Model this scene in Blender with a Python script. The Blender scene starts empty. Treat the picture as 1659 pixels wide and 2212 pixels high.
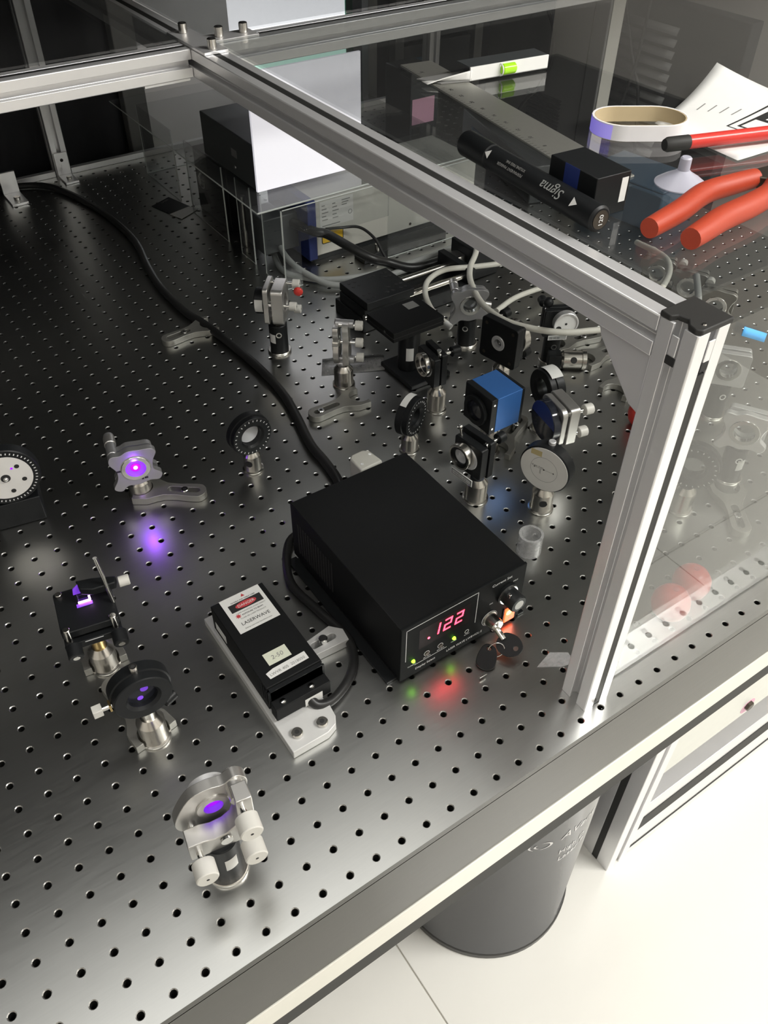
import bpy, bmesh, math, random
from mathutils import Matrix, Vector
random.seed(7)
S = 0.001                                   # all builder numbers below are millimetres
scene = bpy.context.scene
COL = scene.collection

# ---------------------------------------------------------------- camera
cam_d = bpy.data.cameras.new('camera'); cam = bpy.data.objects.new('camera', cam_d); COL.objects.link(cam)
R3 = [(0.82893973, -0.55932896, 0.00316911), (-0.37795265, -0.56429408, -0.7339782), (0.41232357, 0.60722591, -0.67916564)]
cam.matrix_world = Matrix(((R3[0][0], -R3[1][0], -R3[2][0], -0.19422076),
                           (R3[0][1], -R3[1][1], -R3[2][1], -0.24552044),
                           (R3[0][2], -R3[1][2], -R3[2][2], 0.67075823), (0, 0, 0, 1)))
cam_d.sensor_fit = 'VERTICAL'; cam_d.sensor_height = 24.0
cam_d.lens = 24.0 * 1819.846 / 2212.0
cam_d.shift_x = (829.5 - 810.324) / 2212.0
cam_d.shift_y = (1070.353 - 1106.0) / 2212.0
cam_d.clip_start = 0.01; cam_d.clip_end = 50
scene.camera = cam

# ---------------------------------------------------------------- world, lamps, exposure
world = bpy.data.worlds.new('world'); scene.world = world; world.use_nodes = True
world.node_tree.nodes['Background'].inputs[0].default_value = (0.9, 0.93, 1.0, 1)
world.node_tree.nodes['Background'].inputs[1].default_value = 0.004
scene.view_settings.view_transform = 'Standard'; scene.view_settings.look = 'None'
scene.view_settings.exposure = 0.0; scene.view_settings.gamma = 1.0
scene.view_settings.use_curve_mapping = False

def area_light(name, loc, size, power, color):
    d = bpy.data.lights.new(name, 'AREA'); d.shape = 'RECTANGLE'; d.size, d.size_y = size
    d.energy = power; d.color = color
    o = bpy.data.objects.new(name, d); COL.objects.link(o); o.location = loc
    return o
LAMPS = [((-0.7, -0.5, 1.825), (1.2, 0.3), 8), ((1.35, -1.0, 1.825), (1.2, 0.3), 62), ((0.4, -1.9, 1.825), (1.6, 0.3), 8), ((-0.1, 0.5, 1.825), (1.5, 0.35), 5.5)]  # last lamp is added over the table to brighten its near edge
for loc, size, power in LAMPS: area_light('ceiling_lamp_light', loc, size, power, (1.0, 0.985, 0.95))

# ---------------------------------------------------------------- materials
def principled(name):
    m = bpy.data.materials.new(name); m.use_nodes = True
    return m, m.node_tree, m.node_tree.nodes['Principled BSDF']

def mat(name, col, metallic=0.0, rough=0.5, var=0.06, scale=60.0, bump=0.0, emit=None, strength=0.0,
        trans=0.0, alpha=1.0, ior=1.45, stretch=None, rvar=0.0, coat=0.0, aniso=0.0, spec=0.5):
    m, nt, p = principled(name)
    tc = nt.nodes.new('ShaderNodeTexCoord'); n = nt.nodes.new('ShaderNodeTexNoise')
    n.inputs['Scale'].default_value = scale; n.inputs['Detail'].default_value = 4
    vec = tc.outputs['Object']
    if stretch:
        mp = nt.nodes.new('ShaderNodeMapping'); mp.inputs['Scale'].default_value = stretch[0]
        mp.inputs['Rotation'].default_value = (0, 0, stretch[1]); nt.links.new(vec, mp.inputs[0]); vec = mp.outputs[0]
    nt.links.new(vec, n.inputs['Vector'])
    r = nt.nodes.new('ShaderNodeMapRange'); r.inputs[3].default_value = 1 - var; r.inputs[4].default_value = 1 + var
    nt.links.new(n.outputs[0], r.inputs[0])
    mx = nt.nodes.new('ShaderNodeVectorMath'); mx.operation = 'SCALE'; mx.inputs[0].default_value = col[:3]
    nt.links.new(r.outputs[0], mx.inputs['Scale']); nt.links.new(mx.outputs[0], p.inputs['Base Color'])
    p.inputs['Metallic'].default_value = metallic; p.inputs['Roughness'].default_value = rough
    p.inputs['IOR'].default_value = ior
    if rvar:
        r2 = nt.nodes.new('ShaderNodeMapRange'); r2.inputs[3].default_value = rough - rvar; r2.inputs[4].default_value = rough + rvar
        nt.links.new(n.outputs[0], r2.inputs[0]); nt.links.new(r2.outputs[0], p.inputs['Roughness'])
    if bump:
        b = nt.nodes.new('ShaderNodeBump'); b.inputs['Strength'].default_value = bump; b.inputs['Distance'].default_value = 0.0004
        nt.links.new(n.outputs[0], b.inputs['Height']); nt.links.new(b.outputs[0], p.inputs['Normal'])
    if emit:
        p.inputs['Emission Color'].default_value = (*emit, 1); p.inputs['Emission Strength'].default_value = strength
    if trans: p.inputs['Transmission Weight'].default_value = trans
    p.inputs['Specular IOR Level'].default_value = spec
    if coat: p.inputs['Coat Weight'].default_value = coat
    if aniso: p.inputs['Anisotropic'].default_value = aniso
    p.inputs['Alpha'].default_value = alpha
    return m

def acrylic(name, tint, refl=0.06, haze=0.0):
    # clear sheet: see-through with a Fresnel reflection and a little surface dust
    m = bpy.data.materials.new(name); m.use_nodes = True; nt = m.node_tree; nt.nodes.clear()
    out = nt.nodes.new('ShaderNodeOutputMaterial'); tr = nt.nodes.new('ShaderNodeBsdfTransparent')
    tr.inputs[0].default_value = (*tint, 1)
    gl = nt.nodes.new('ShaderNodeBsdfGlossy'); gl.inputs['Roughness'].default_value = 0.015
    df = nt.nodes.new('ShaderNodeBsdfDiffuse'); df.inputs[0].default_value = (0.8, 0.8, 0.8, 1)
    lw = nt.nodes.new('ShaderNodeLayerWeight'); lw.inputs[0].default_value = 0.5      # symmetric Schlick reflection (thin sheet)
    pw = nt.nodes.new('ShaderNodeMath'); pw.operation = 'POWER'; pw.inputs[1].default_value = 5.0; nt.links.new(lw.outputs['Facing'], pw.inputs[0])
    fr = nt.nodes.new('ShaderNodeMapRange'); fr.inputs[3].default_value = refl * .6; fr.inputs[4].default_value = 1.0; nt.links.new(pw.outputs[0], fr.inputs[0])
    nz = nt.nodes.new('ShaderNodeTexNoise'); nz.inputs['Scale'].default_value = 9
    mr = nt.nodes.new('ShaderNodeMapRange'); mr.inputs[3].default_value = haze * 0.6; mr.inputs[4].default_value = haze * 1.4
    nt.links.new(nz.outputs[0], mr.inputs[0])
    m1 = nt.nodes.new('ShaderNodeMixShader'); m2 = nt.nodes.new('ShaderNodeMixShader')
    nt.links.new(mr.outputs[0], m1.inputs[0]); nt.links.new(tr.outputs[0], m1.inputs[1]); nt.links.new(df.outputs[0], m1.inputs[2])
    nt.links.new(fr.outputs[0], m2.inputs[0]); nt.links.new(m1.outputs[0], m2.inputs[1]); nt.links.new(gl.outputs[0], m2.inputs[2])
    nt.links.new(m2.outputs[0], out.inputs[0])
    return m

M = {}
M['table'] = mat('brushed_steel_top', (0.50, 0.505, 0.49), 1.0, 0.31, 0.05, 14, 0.0, stretch=((3, 55, 1), 0.55), rvar=0.035)
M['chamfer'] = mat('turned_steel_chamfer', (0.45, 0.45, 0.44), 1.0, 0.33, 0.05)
M['bore'] = mat('shade_dark_bore_steel', (0.15, 0.15, 0.14), 1.0, 0.45, 0.1)  # shade inside the holes put into the wall colour
M['table_side'] = mat('polished_steel_side', (0.05, 0.05, 0.045), 1.0, 0.24, 0.05, 10, 0.02, stretch=((2, 2, 60), 0), rvar=0.04)
M['strip'] = mat('pale_metal_strip', (0.80, 0.79, 0.72), 0.3, 0.30, 0.03)
M['alu'] = mat('anodised_aluminium', (0.86, 0.86, 0.87), 0.6, 0.36, 0.03, 40, stretch=((1, 1, 1), 0))
M['alu_knob'] = mat('satin_aluminium', (0.56, 0.55, 0.53), 0.85, 0.34, 0.03)
M['mount'] = mat('grey_mount_metal', (0.44, 0.44, 0.45), 0.75, 0.4, 0.04)
M['film'] = acrylic('milky_film', (0.85, 0.85, 0.86), haze=0.30)
M['steel'] = mat('stainless_steel', (0.66, 0.64, 0.60), 1.0, 0.24, 0.04)
M['bright'] = mat('bright_screw_steel', (0.8, 0.8, 0.78), 1.0, 0.16, 0.03)
M['fork'] = mat('cast_fork_metal', (0.33, 0.325, 0.30), 0.75, 0.45, 0.06, 120, 0.04)
M['black'] = mat('black_anodised', (0.010, 0.011, 0.012), 0.0, 0.42, 0.10, spec=0.3)
M['black_case'] = mat('black_powder_coat', (0.0075, 0.008, 0.0085), 0.0, 0.55, 0.10, 400, 0.06, spec=0.22)
M['black_panel'] = mat('black_front_panel', (0.008, 0.009, 0.0095), 0.0, 0.6, 0.08, spec=0.15)
M['rubber'] = mat('black_rubber', (0.022, 0.022, 0.021), 0.0, 0.6, 0.10)
M['cable_black'] = mat('black_cable_sheath', (0.018, 0.018, 0.018), 0.0, 0.38, 0.08)
M['cable_grey'] = mat('grey_cable_sheath', (0.33, 0.34, 0.33), 0.0, 0.5, 0.05)
M['cable_white'] = mat('pale_cable_sheath', (0.62, 0.61, 0.55), 0.0, 0.5, 0.05)
M['white'] = mat('white_paper', (0.80, 0.80, 0.78), 0.0, 0.7, 0.03)
M['label'] = mat('white_label', (0.72, 0.72, 0.70), 0.0, 0.6, 0.04)
M['note'] = mat('yellowed_note', (0.66, 0.68, 0.56), 0.0, 0.6, 0.06, 200)
M['ink'] = mat('black_ink', (0.02, 0.02, 0.02), 0.0, 0.7)
M['grey_ink'] = mat('pencil_ink', (0.25, 0.25, 0.24), 0.0, 0.7)
M['white_ink'] = mat('white_print', (0.75, 0.75, 0.75), 0.0, 0.6)
M['red_ink'] = mat('red_print', (0.50, 0.05, 0.06), 0.0, 0.6)
M['blue'] = mat('blue_anodised', (0.045, 0.16, 0.46), 0.25, 0.42, 0.04, 200)
M['navy'] = mat('navy_paint', (0.020, 0.035, 0.16), 0.0, 0.45, 0.06)
M['beige'] = mat('beige_enamel', (0.60, 0.59, 0.54), 0.0, 0.45, 0.02)
M['yellow'] = mat('yellow_label', (0.75, 0.48, 0.04), 0.0, 0.5)
M['plate'] = mat('milky_aluminium_plate', (0.60, 0.60, 0.59), 0.25, 0.5, 0.03)
M['red'] = mat('red_plastic', (0.62, 0.045, 0.035), 0.0, 0.28, 0.05)
M['orange'] = mat('orange_grip', (0.44, 0.055, 0.024), 0.0, 0.45, 0.05, 300, 0.05)
M['jaw'] = mat('dark_tool_steel', (0.10, 0.085, 0.07), 0.8, 0.4)
M['masking'] = mat('cream_tape', (0.84, 0.82, 0.83), 0.0, 0.6, 0.04)
M['core'] = mat('card_core', (0.55, 0.44, 0.27), 0.0, 0.8, 0.06)
M['silicone'] = mat('pale_silicone', (0.62, 0.62, 0.72), 0.0, 0.35, 0.03, trans=0.3)
M['green_vial'] = mat('green_vial', (0.42, 0.85, 0.03), 0.0, 0.08, 0.05, emit=None)
M['ruler'] = mat('steel_ruler', (0.34, 0.34, 0.31), 0.7, 0.42, 0.05, 200)
M['lens'] = mat('lens_glass', (0.75, 0.78, 0.78), 0.0, 0.03, 0.0, trans=1.0, ior=1.5)
M['mirror'] = mat('coated_mirror', (0.75, 0.77, 0.80), 1.0, 0.05, 0.0)
M['frost'] = mat('frosted_disc', (0.78, 0.80, 0.83), 0.0, 0.35, 0.02)
M['dark_glass'] = mat('dark_filter_glass', (0.02, 0.022, 0.03), 0.0, 0.08, 0.0)
M['brass'] = mat('brass', (0.62, 0.45, 0.20), 1.0, 0.3)
M['ivory'] = mat('nylon_knob', (0.60, 0.59, 0.55), 0.0, 0.38, 0.03)
M['disc_white'] = mat('white_target_card', (0.72, 0.71, 0.68), 0.0, 0.5, 0.07, 60)
M['tape'] = mat('old_tape', (0.52, 0.43, 0.22), 0.0, 0.5, 0.05)
M['seg'] = mat('red_segments', (0.9, 0.05, 0.05), 0, 0.5, 0, emit=(1.0, 0.03, 0.06), strength=9.0)
M['led_red'] = mat('red_led', (0.9, 0.05, 0.05), 0, 0.5, 0, emit=(1.0, 0.06, 0.10), strength=8.0)
M['led_green'] = mat('green_led', (0.3, 0.9, 0.05), 0, 0.5, 0, emit=(0.28, 1.0, 0.02), strength=6.0)
M['rocker'] = mat('lit_rocker', (0.9, 0.12, 0.05), 0, 0.3, 0.1, emit=(1.0, 0.10, 0.025), strength=3.0)
M['rocker_hot'] = mat('rocker_bulb_glow', (0.9, 0.3, 0.1), 0, 0.3, 0, emit=(1.0, 0.35, 0.08), strength=7.0)
M['window_dark'] = mat('smoked_window', (0.012, 0.007, 0.008), 0.0, 0.45, 0.0, spec=0.12)
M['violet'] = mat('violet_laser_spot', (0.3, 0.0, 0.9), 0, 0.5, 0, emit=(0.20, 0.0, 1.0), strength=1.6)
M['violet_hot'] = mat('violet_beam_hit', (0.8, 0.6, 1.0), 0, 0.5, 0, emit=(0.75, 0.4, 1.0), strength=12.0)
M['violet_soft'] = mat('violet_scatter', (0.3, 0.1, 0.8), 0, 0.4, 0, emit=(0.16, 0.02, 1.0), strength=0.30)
M['violet_faint'] = mat('violet_glow_on_tape', (0.6, 0.55, 0.85), 0, 0.5, 0, emit=(0.10, 0.05, 0.75), strength=0.45)  # violet light falling on the tape, put in as a faint glow
M['screen'] = mat('lit_screen', (0.9, 0.9, 0.92), 0, 0.5, 0, emit=(0.97, 0.97, 1.0), strength=1.5)
M['board'] = mat('glowing_white_board', (0.85, 0.84, 0.87), 0, 0.4, 0, emit=(0.93, 0.92, 1.0), strength=0.52)  # even glow put into the board, with no lamp behind it
M['mint'] = mat('mint_screen_band', (0.5, 0.8, 0.7), 0, 0.5, 0, emit=(0.55, 0.85, 0.72), strength=0.9)
M['green_frame'] = mat('green_plastic', (0.10, 0.42, 0.26), 0, 0.4, 0.05)
M['wall'] = mat('painted_wall', (0.74, 0.71, 0.67), 0, 0.8, 0.03, 6)
M['ceiling'] = mat('ceiling_paint', (0.8, 0.79, 0.76), 0, 0.85, 0.02, 6)
M['tile'] = mat('cream_floor_tile', (0.86, 0.85, 0.80), 0, 0.22, 0.02, 8)
M['grout'] = mat('floor_grout', (0.55, 0.53, 0.48), 0, 0.8)
M['curtain'] = mat('blackout_cloth', (0.028, 0.029, 0.032), 0, 0.9, 0.12, 30)
M['grey_case'] = mat('grey_enamel', (0.20, 0.20, 0.195), 0, 0.5, 0.04)
M['dark_case'] = mat('dark_grey_case', (0.055, 0.06, 0.062), 0, 0.4, 0.06)
M['bin'] = mat('grey_glossy_drum', (0.085, 0.088, 0.094), 0, 0.16, 0.05, 6, coat=0.3)
M['bin_rim'] = mat('dark_drum_rim', (0.05, 0.05, 0.048), 0, 0.4)
M['olive'] = mat('olive_board', (0.24, 0.20, 0.08), 0, 0.6, 0.08, 12)
M['panel_white'] = mat('white_steel_panel', (0.75, 0.76, 0.71), 0, 0.4, 0.03)
M['acrylic'] = acrylic('clear_acrylic', (0.90, 0.91, 0.91), haze=0.02)
M['acrylic_lid'] = acrylic('clear_acrylic_lid', (0.86, 0.87, 0.87), haze=0.015)
M['acrylic_front'] = acrylic('dusty_clear_acrylic', (0.84, 0.85, 0.84), haze=0.018)
M['acrylic_edge'] = mat('bright_acrylic_edge', (0.55, 0.58, 0.56), 0, 0.25, 0.05)
M['pink'] = mat('pink_marker_ink', (0.8, 0.45, 0.6), 0, 0.5)
M['sky_tape'] = mat('sky_blue_tape', (0.10, 0.42, 0.85), 0, 0.5, 0.04)
M['dark_blue_box'] = mat('steel_blue_box', (0.05, 0.10, 0.16), 0, 0.5, 0.05)

# ---------------------------------------------------------------- mesh builder
def frame(axis):
    z = Vector(axis).normalized()
    x = Vector((0, 0, 1)).cross(z) if abs(z.z) < 0.95 else Vector((1, 0, 0))
    x.normalize(); y = z.cross(x)
    return x, y, z

class MB:
    def __init__(s): s.v = []; s.f = []
    def add(s, vs, fs):
        o = len(s.v); s.v += [tuple(p) for p in vs]; s.f += [tuple(i + o for i in f) for f in fs]; return s
    def box(s, x0, x1, y0, y1, z0, z1):
        vs = [(x, y, z) for z in (z0, z1) for y in (y0, y1) for x in (x0, x1)]
        return s.add(vs, [(0, 2, 3, 1), (4, 5, 7, 6), (0, 1, 5, 4), (2, 6, 7, 3), (0, 4, 6, 2), (1, 3, 7, 5)])
    def lathe(s, prof, o=(0, 0, 0), axis=(0, 0, 1), n=32, closed=False):
        x, y, z = frame(axis); o = Vector(o); vs = []; fs = []
        for r, h in prof:
            for k in range(n):
                a = 2 * math.pi * k / n
                vs.append(o + z * h + x * (r * math.cos(a)) + y * (r * math.sin(a)))
        m = len(prof)
        for i in range(m if closed else m - 1):
            j = (i + 1) % m
            for k in range(n):
                k2 = (k + 1) % n
                fs.append((i * n + k, i * n + k2, j * n + k2, j * n + k))
        if not closed:
            fs.append(tuple(reversed(range(n)))); fs.append(tuple((m - 1) * n + k for k in range(n)))
        return s.add(vs, fs)
    def cyl(s, a, b, r, r2=None, n=24, ch=0.0):
        a = Vector(a); b = Vector(b); L = (b - a).length; r2 = r if r2 is None else r2
        prof = [(r, 0), (r2, L)] if ch <= 0 else [(r - ch, 0), (r, ch), (r2, L - ch), (r2 - ch, L)]
        return s.lathe(prof, a, b - a, n)
    def ring(s, a, b, ro, ri, n=36, ch=0.0):
        a = Vector(a); b = Vector(b); L = (b - a).length
        if ch: prof = [(ri, 0), (ro - ch, 0), (ro, ch), (ro, L - ch), (ro - ch, L), (ri, L)]
        else: prof = [(ri, 0), (ro, 0), (ro, L), (ri, L)]
        return s.lathe(prof, a, b - a, n, True)
    def prism(s, poly, z0, z1):
        n = len(poly)
        vs = [(x, y, z0) for x, y in poly] + [(x, y, z1) for x, y in poly]
        return s.add(vs, [tuple(reversed(range(n))), tuple(range(n, 2 * n))] + [(i, (i + 1) % n, n + (i + 1) % n, n + i) for i in range(n)])
    def sphere(s, c, r, n=20, m=12, sc=(1, 1, 1)):
        vs = []; fs = []
        for i in range(1, m):
            t = math.pi * i / m
            for k in range(n):
                a = 2 * math.pi * k / n
                vs.append((c[0] + r * sc[0] * math.sin(t) * math.cos(a), c[1] + r * sc[1] * math.sin(t) * math.sin(a), c[2] + r * sc[2] * math.cos(t)))
        vs += [(c[0], c[1], c[2] + r * sc[2]), (c[0], c[1], c[2] - r * sc[2])]
        T = len(vs) - 2; B = T + 1
        for i in range(m - 2):
            for k in range(n):
                k2 = (k + 1) % n; fs.append((i * n + k, (i + 1) * n + k, (i + 1) * n + k2, i * n + k2))
        for k in range(n):
            k2 = (k + 1) % n; fs.append((T, k, k2)); fs.append((B, (m - 2) * n + k2, (m - 2) * n + k))
        return s.add(vs, fs)
    def tube(s, pts, r, n=12, sub=6):
        P = smooth_path(pts, sub); rs = r if callable(r) else (lambda t: r)
        vs = []; fs = []; prev = None
        for i, p in enumerate(P):
            d = (P[min(i + 1, len(P) - 1)] - P[max(i - 1, 0)]).normalized()
            if prev is None: u = frame(d)[0]
            else:
                u = prev - d * prev.dot(d); u.normalize()
            prev = u; w = d.cross(u); rr = rs(i / (len(P) - 1))
            for k in range(n):
                a = 2 * math.pi * k / n; vs.append(p + u * (rr * math.cos(a)) + w * (rr * math.sin(a)))
        for i in range(len(P) - 1):
            for k in range(n):
                k2 = (k + 1) % n; fs.append((i * n + k, i * n + k2, (i + 1) * n + k2, (i + 1) * n + k))
        fs.append(tuple(reversed(range(n)))); fs.append(tuple((len(P) - 1) * n + k for k in range(n)))
        return s.add(vs, fs)
    def grid(s, fn, nu, nv, th=0.0):
        vs = [fn(u / nu, v / nv) for v in range(nv + 1) for u in range(nu + 1)]
        fs = [(v * (nu + 1) + u, v * (nu + 1) + u + 1, (v + 1) * (nu + 1) + u + 1, (v + 1) * (nu + 1) + u) for v in range(nv) for u in range(nu)]
        return s.add(vs, fs)
    def xf(s, m):
        s.v = [tuple(m @ Vector(p)) for p in s.v]; return s
    def build(s, name, m, parent=None, bev=0.0, smooth=35, solid=0.0):
        me = bpy.data.meshes.new(name); me.from_pydata([(x * S, y * S, z * S) for x, y, z in s.v], [], s.f)
        return finish(name, me, m, parent, bev, smooth, solid)

def smooth_path(pts, sub):
    P = [Vector(p) for p in pts]
    if len(P) < 3: return P
    out = []
    for i in range(len(P) - 1):
        p0 = P[max(i - 1, 0)]; p1 = P[i]; p2 = P[i + 1]; p3 = P[min(i + 2, len(P) - 1)]
        for k in range(sub):
            t = k / sub
            out.append(0.5 * ((2 * p1) + (p2 - p0) * t + (2 * p0 - 5 * p1 + 4 * p2 - p3) * t * t + (3 * p1 - p0 - 3 * p2 + p3) * t ** 3))
    out.append(P[-1]); return out

def finish(name, me, m, parent, bev=0.0, smooth=35, solid=0.0):
    me.update()
    bm = bmesh.new(); bm.from_mesh(me); bmesh.ops.recalc_face_normals(bm, faces=bm.faces); bm.to_mesh(me); bm.free()
    if smooth:
        me.shade_smooth(); me.set_sharp_from_angle(angle=math.radians(smooth))
    me.materials.append(M[m] if isinstance(m, str) else m)
    o = bpy.data.objects.new(name, me); COL.objects.link(o)
    if parent: o.parent = parent
    if solid:
        sm = o.modifiers.new('solid', 'SOLIDIFY'); sm.thickness = solid * S; sm.offset = 0
    if bev:
        b = o.modifiers.new('bevel', 'BEVEL'); b.width = bev * S; b.segments = 2; b.limit_method = 'ANGLE'; b.angle_limit = math.radians(40)
    return o

def plate2d(name, loops, z0, z1, m, parent=None, mtx=None, bev=0.0):
    """flat plate with holes, extruded z0..z1, then placed by mtx (mm)"""
    cu = bpy.data.curves.new(name, 'CURVE'); cu.dimensions = '2D'; cu.fill_mode = 'BOTH'; cu.extrude = (z1 - z0) / 2 * S
    for L in loops:
        sp = cu.splines.new('POLY'); sp.points.add(len(L) - 1); sp.use_cyclic_u = True
        for i, (x, y) in enumerate(L): sp.points[i].co = (x * S, y * S, 0, 1)
    t = bpy.data.objects.new('tmp', cu); me = bpy.data.meshes.new_from_object(t); bpy.data.objects.remove(t); bpy.data.curves.remove(cu)
    T = Matrix.Translation((0, 0, (z0 + z1) / 2 * S))
    if mtx is not None:
        T = (Matrix.Translation(mtx.to_translation() * S) @ mtx.to_3x3().to_4x4()) @ T
    me.transform(T)
    bm = bmesh.new(); bm.from_mesh(me); bmesh.ops.remove_doubles(bm, verts=bm.verts, dist=1e-6)
    bmesh.ops.dissolve_limit(bm, angle_limit=0.01, verts=bm.verts, edges=bm.edges); bm.to_mesh(me); bm.free()
    me.name = name; me.materials.clear()
    return finish(name, me, m, parent, bev)

UP = Matrix(((1, 0, 0, 0), (0, 0, -1, 0), (0, 1, 0, 0), (0, 0, 0, 1)))     # plate xy -> local xz, extrusion -> -y
def place(m, loc): return Matrix.Translation(loc) @ m

def circ(r, n=32, c=(0, 0), a0=0.0): return [(c[0] + r * math.cos(a0 + 2 * math.pi * k / n), c[1] + r * math.sin(a0 + 2 * math.pi * k / n)) for k in range(n)]
def rrect(x0, x1, y0, y1, r, n=5):
    out = []
    for cx, cy, a in ((x1 - r, y1 - r, 0), (x0 + r, y1 - r, 90), (x0 + r, y0 + r, 180), (x1 - r, y0 + r, 270)):
        for k in range(n + 1):
            t = math.radians(a + 90 * k / n); out.append((cx + r * math.cos(t), cy + r * math.sin(t)))
    return out

def text(name, body, size, m, parent, mtx, align='LEFT', shear=0.0, sx=1.0, depth=0.05, kind=None):
    cu = bpy.data.curves.new(name, 'FONT'); cu.body = body; cu.size = size * S; cu.align_x = align; cu.shear = shear; cu.extrude = depth * S
    cu.resolution_u = 3
    t = bpy.data.objects.new('tmp', cu); me = bpy.data.meshes.new_from_object(t); bpy.data.objects.remove(t); bpy.data.curves.remove(cu)
    T = Matrix.Translation(mtx.to_translation() * S) @ mtx.to_3x3().to_4x4() @ Matrix.Diagonal((sx, 1, 1, 1))
    me.transform(T); me.name = name; me.materials.clear(); me.materials.append(M[m])
    o = bpy.data.objects.new(name, me); COL.objects.link(o); o.parent = parent
    return o

def axes(o, x, y):
    x = Vector(x).normalized(); y = Vector(y).normalized(); z = x.cross(y)
    return Matrix(((x.x, y.x, z.x, o[0]), (x.y, y.y, z.y, o[1]), (x.z, y.z, z.z, o[2]), (0, 0, 0, 1)))

def tag(o, label, cat, group=None, kind=None):
    if label: o['label'] = label
    if cat: o['category'] = cat
    if group: o['group'] = group
    if kind: o['kind'] = kind
    return o
def thing(name, label, cat, loc=(0, 0, 0), rotz=0.0, group=None):
    o = bpy.data.objects.new(name, None); COL.objects.link(o); o.empty_display_size = 0.02
    o.location = (loc[0] * S, loc[1] * S, loc[2] * S); o.rotation_euler = (0, 0, math.radians(rotz))
    return tag(o, label, cat, group)
def struct(o): o['kind'] = 'structure'; return o
# ================================================================ ROOM
FZ = -750.0
fl = MB().box(-2250, 1950, -2650, 2300, FZ - 40, FZ - 3).build('floor', 'grout'); struct(fl)
tm = MB().box(1, 999, 1, 999, FZ - 6, FZ); tile0 = None
for i in range(-3, 3):
    for j in range(-3, 3):
        x0 = 113 + 1000 * i; y0 = -450 + 1000 * j
        if x0 < -2600 or x0 > 1500 or y0 < -2700 or y0 > 1750: continue
        if tile0 is None:
            tile0 = tm.build('tile', 'tile', fl, bev=1.2); o = tile0
        else:
            o = tile0.copy(); COL.objects.link(o)
        o.location = (x0 * S, y0 * S, 0)
struct(MB().box(-2200, 1950, 2250, 2300, FZ, 1850).build('wall_back', 'wall'))
struct(MB().box(1900, 1950, -2600, 2250, FZ, 1850).build('wall_right', 'wall'))
struct(MB().box(-2250, -2200, -2600, 2300, FZ, 1850).build('wall_left', 'wall'))
struct(MB().box(-2200, 1950, -2650, -2600, FZ, 1850).build('wall_front', 'wall'))
struct(MB().box(-2250, 1950, -2650, 2300, 1850, 1880).build('ceiling', 'ceiling'))

def curtain(name, label, pts, z0, z1, amp, n, group=None):
    P = [Vector((*p, 0)) for p in pts]; L = [0]
    for a, b in zip(P, P[1:]): L.append(L[-1] + (b - a).length)
    def at(t):
        d = t * L[-1]
        for i in range(len(P) - 1):
            if d <= L[i + 1] + 1e-6:
                u = (P[i + 1] - P[i]).normalized(); return P[i] + u * (d - L[i]), Vector((-u.y, u.x, 0))
        return P[-1], Vector((0, 1, 0))
    def fn(u, v):
        p, w = at(u)
        q = p + w * (amp * math.sin(u * n * 2 * math.pi) + amp * .4 * math.sin(u * n * 4.7 + 1))
        return (q.x, q.y, z0 + (z1 - z0) * v)
    o = MB().grid(fn, n * 10, 4).build(name, 'curtain', None, solid=3)
    return tag(o, label, 'curtain', group)
curtain('blackout_curtain', 'black blackout curtain hanging behind the far end of the table', [(-1500, 1570), (395, 1570)], FZ + 20, 1600, 14, 16)
curtain('blackout_curtain', 'black blackout curtain hanging along the left side of the table', [(-900, 260), (-900, 1540)], FZ + 20, 1600, 16, 11)
curtain('blackout_curtain', 'black cloth added out of view above the far right to block reflections', [(450, 1560), (1600, 1560)], 330, 1600, 10, 12)  # added out of view to keep wall reflections off the tabletop
cp = MB().box(396, 444, 1545, 1590, FZ, 1600).build('curtain_post', 'grey_case', bev=2)
tag(cp, 'grey upright post at the edge of the black curtain', 'post')
sh = thing('overhead_shade_board', 'dark board added out of view above the optical table to shade it', 'light blocker')  # unseen board, added to keep lamp light off the far tabletop
MB().box(-840, 1600, 345, 1530, 800, 830).build('shade_panel', 'curtain', sh)
for x in (-860, 340, 1560): MB().box(x, x + 20, 700, 740, 830, 1850).build('hanger', 'grey_case', sh)
for k, (loc, size, power) in enumerate(LAMPS):
    f = thing('ceiling_lamp', ['ceiling light fitting above the near left of the table', 'ceiling light fitting above the near right of the table', 'ceiling light fitting over the aisle', 'unseen light fitting added above the table to brighten its near edge'][k], 'light', (loc[0] * 1000, loc[1] * 1000, 0), 0, 'ceiling lights')
    MB().box(-size[0] * 510, size[0] * 510, -160, 160, 1832, 1850).build('housing', 'beige', f)

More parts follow.
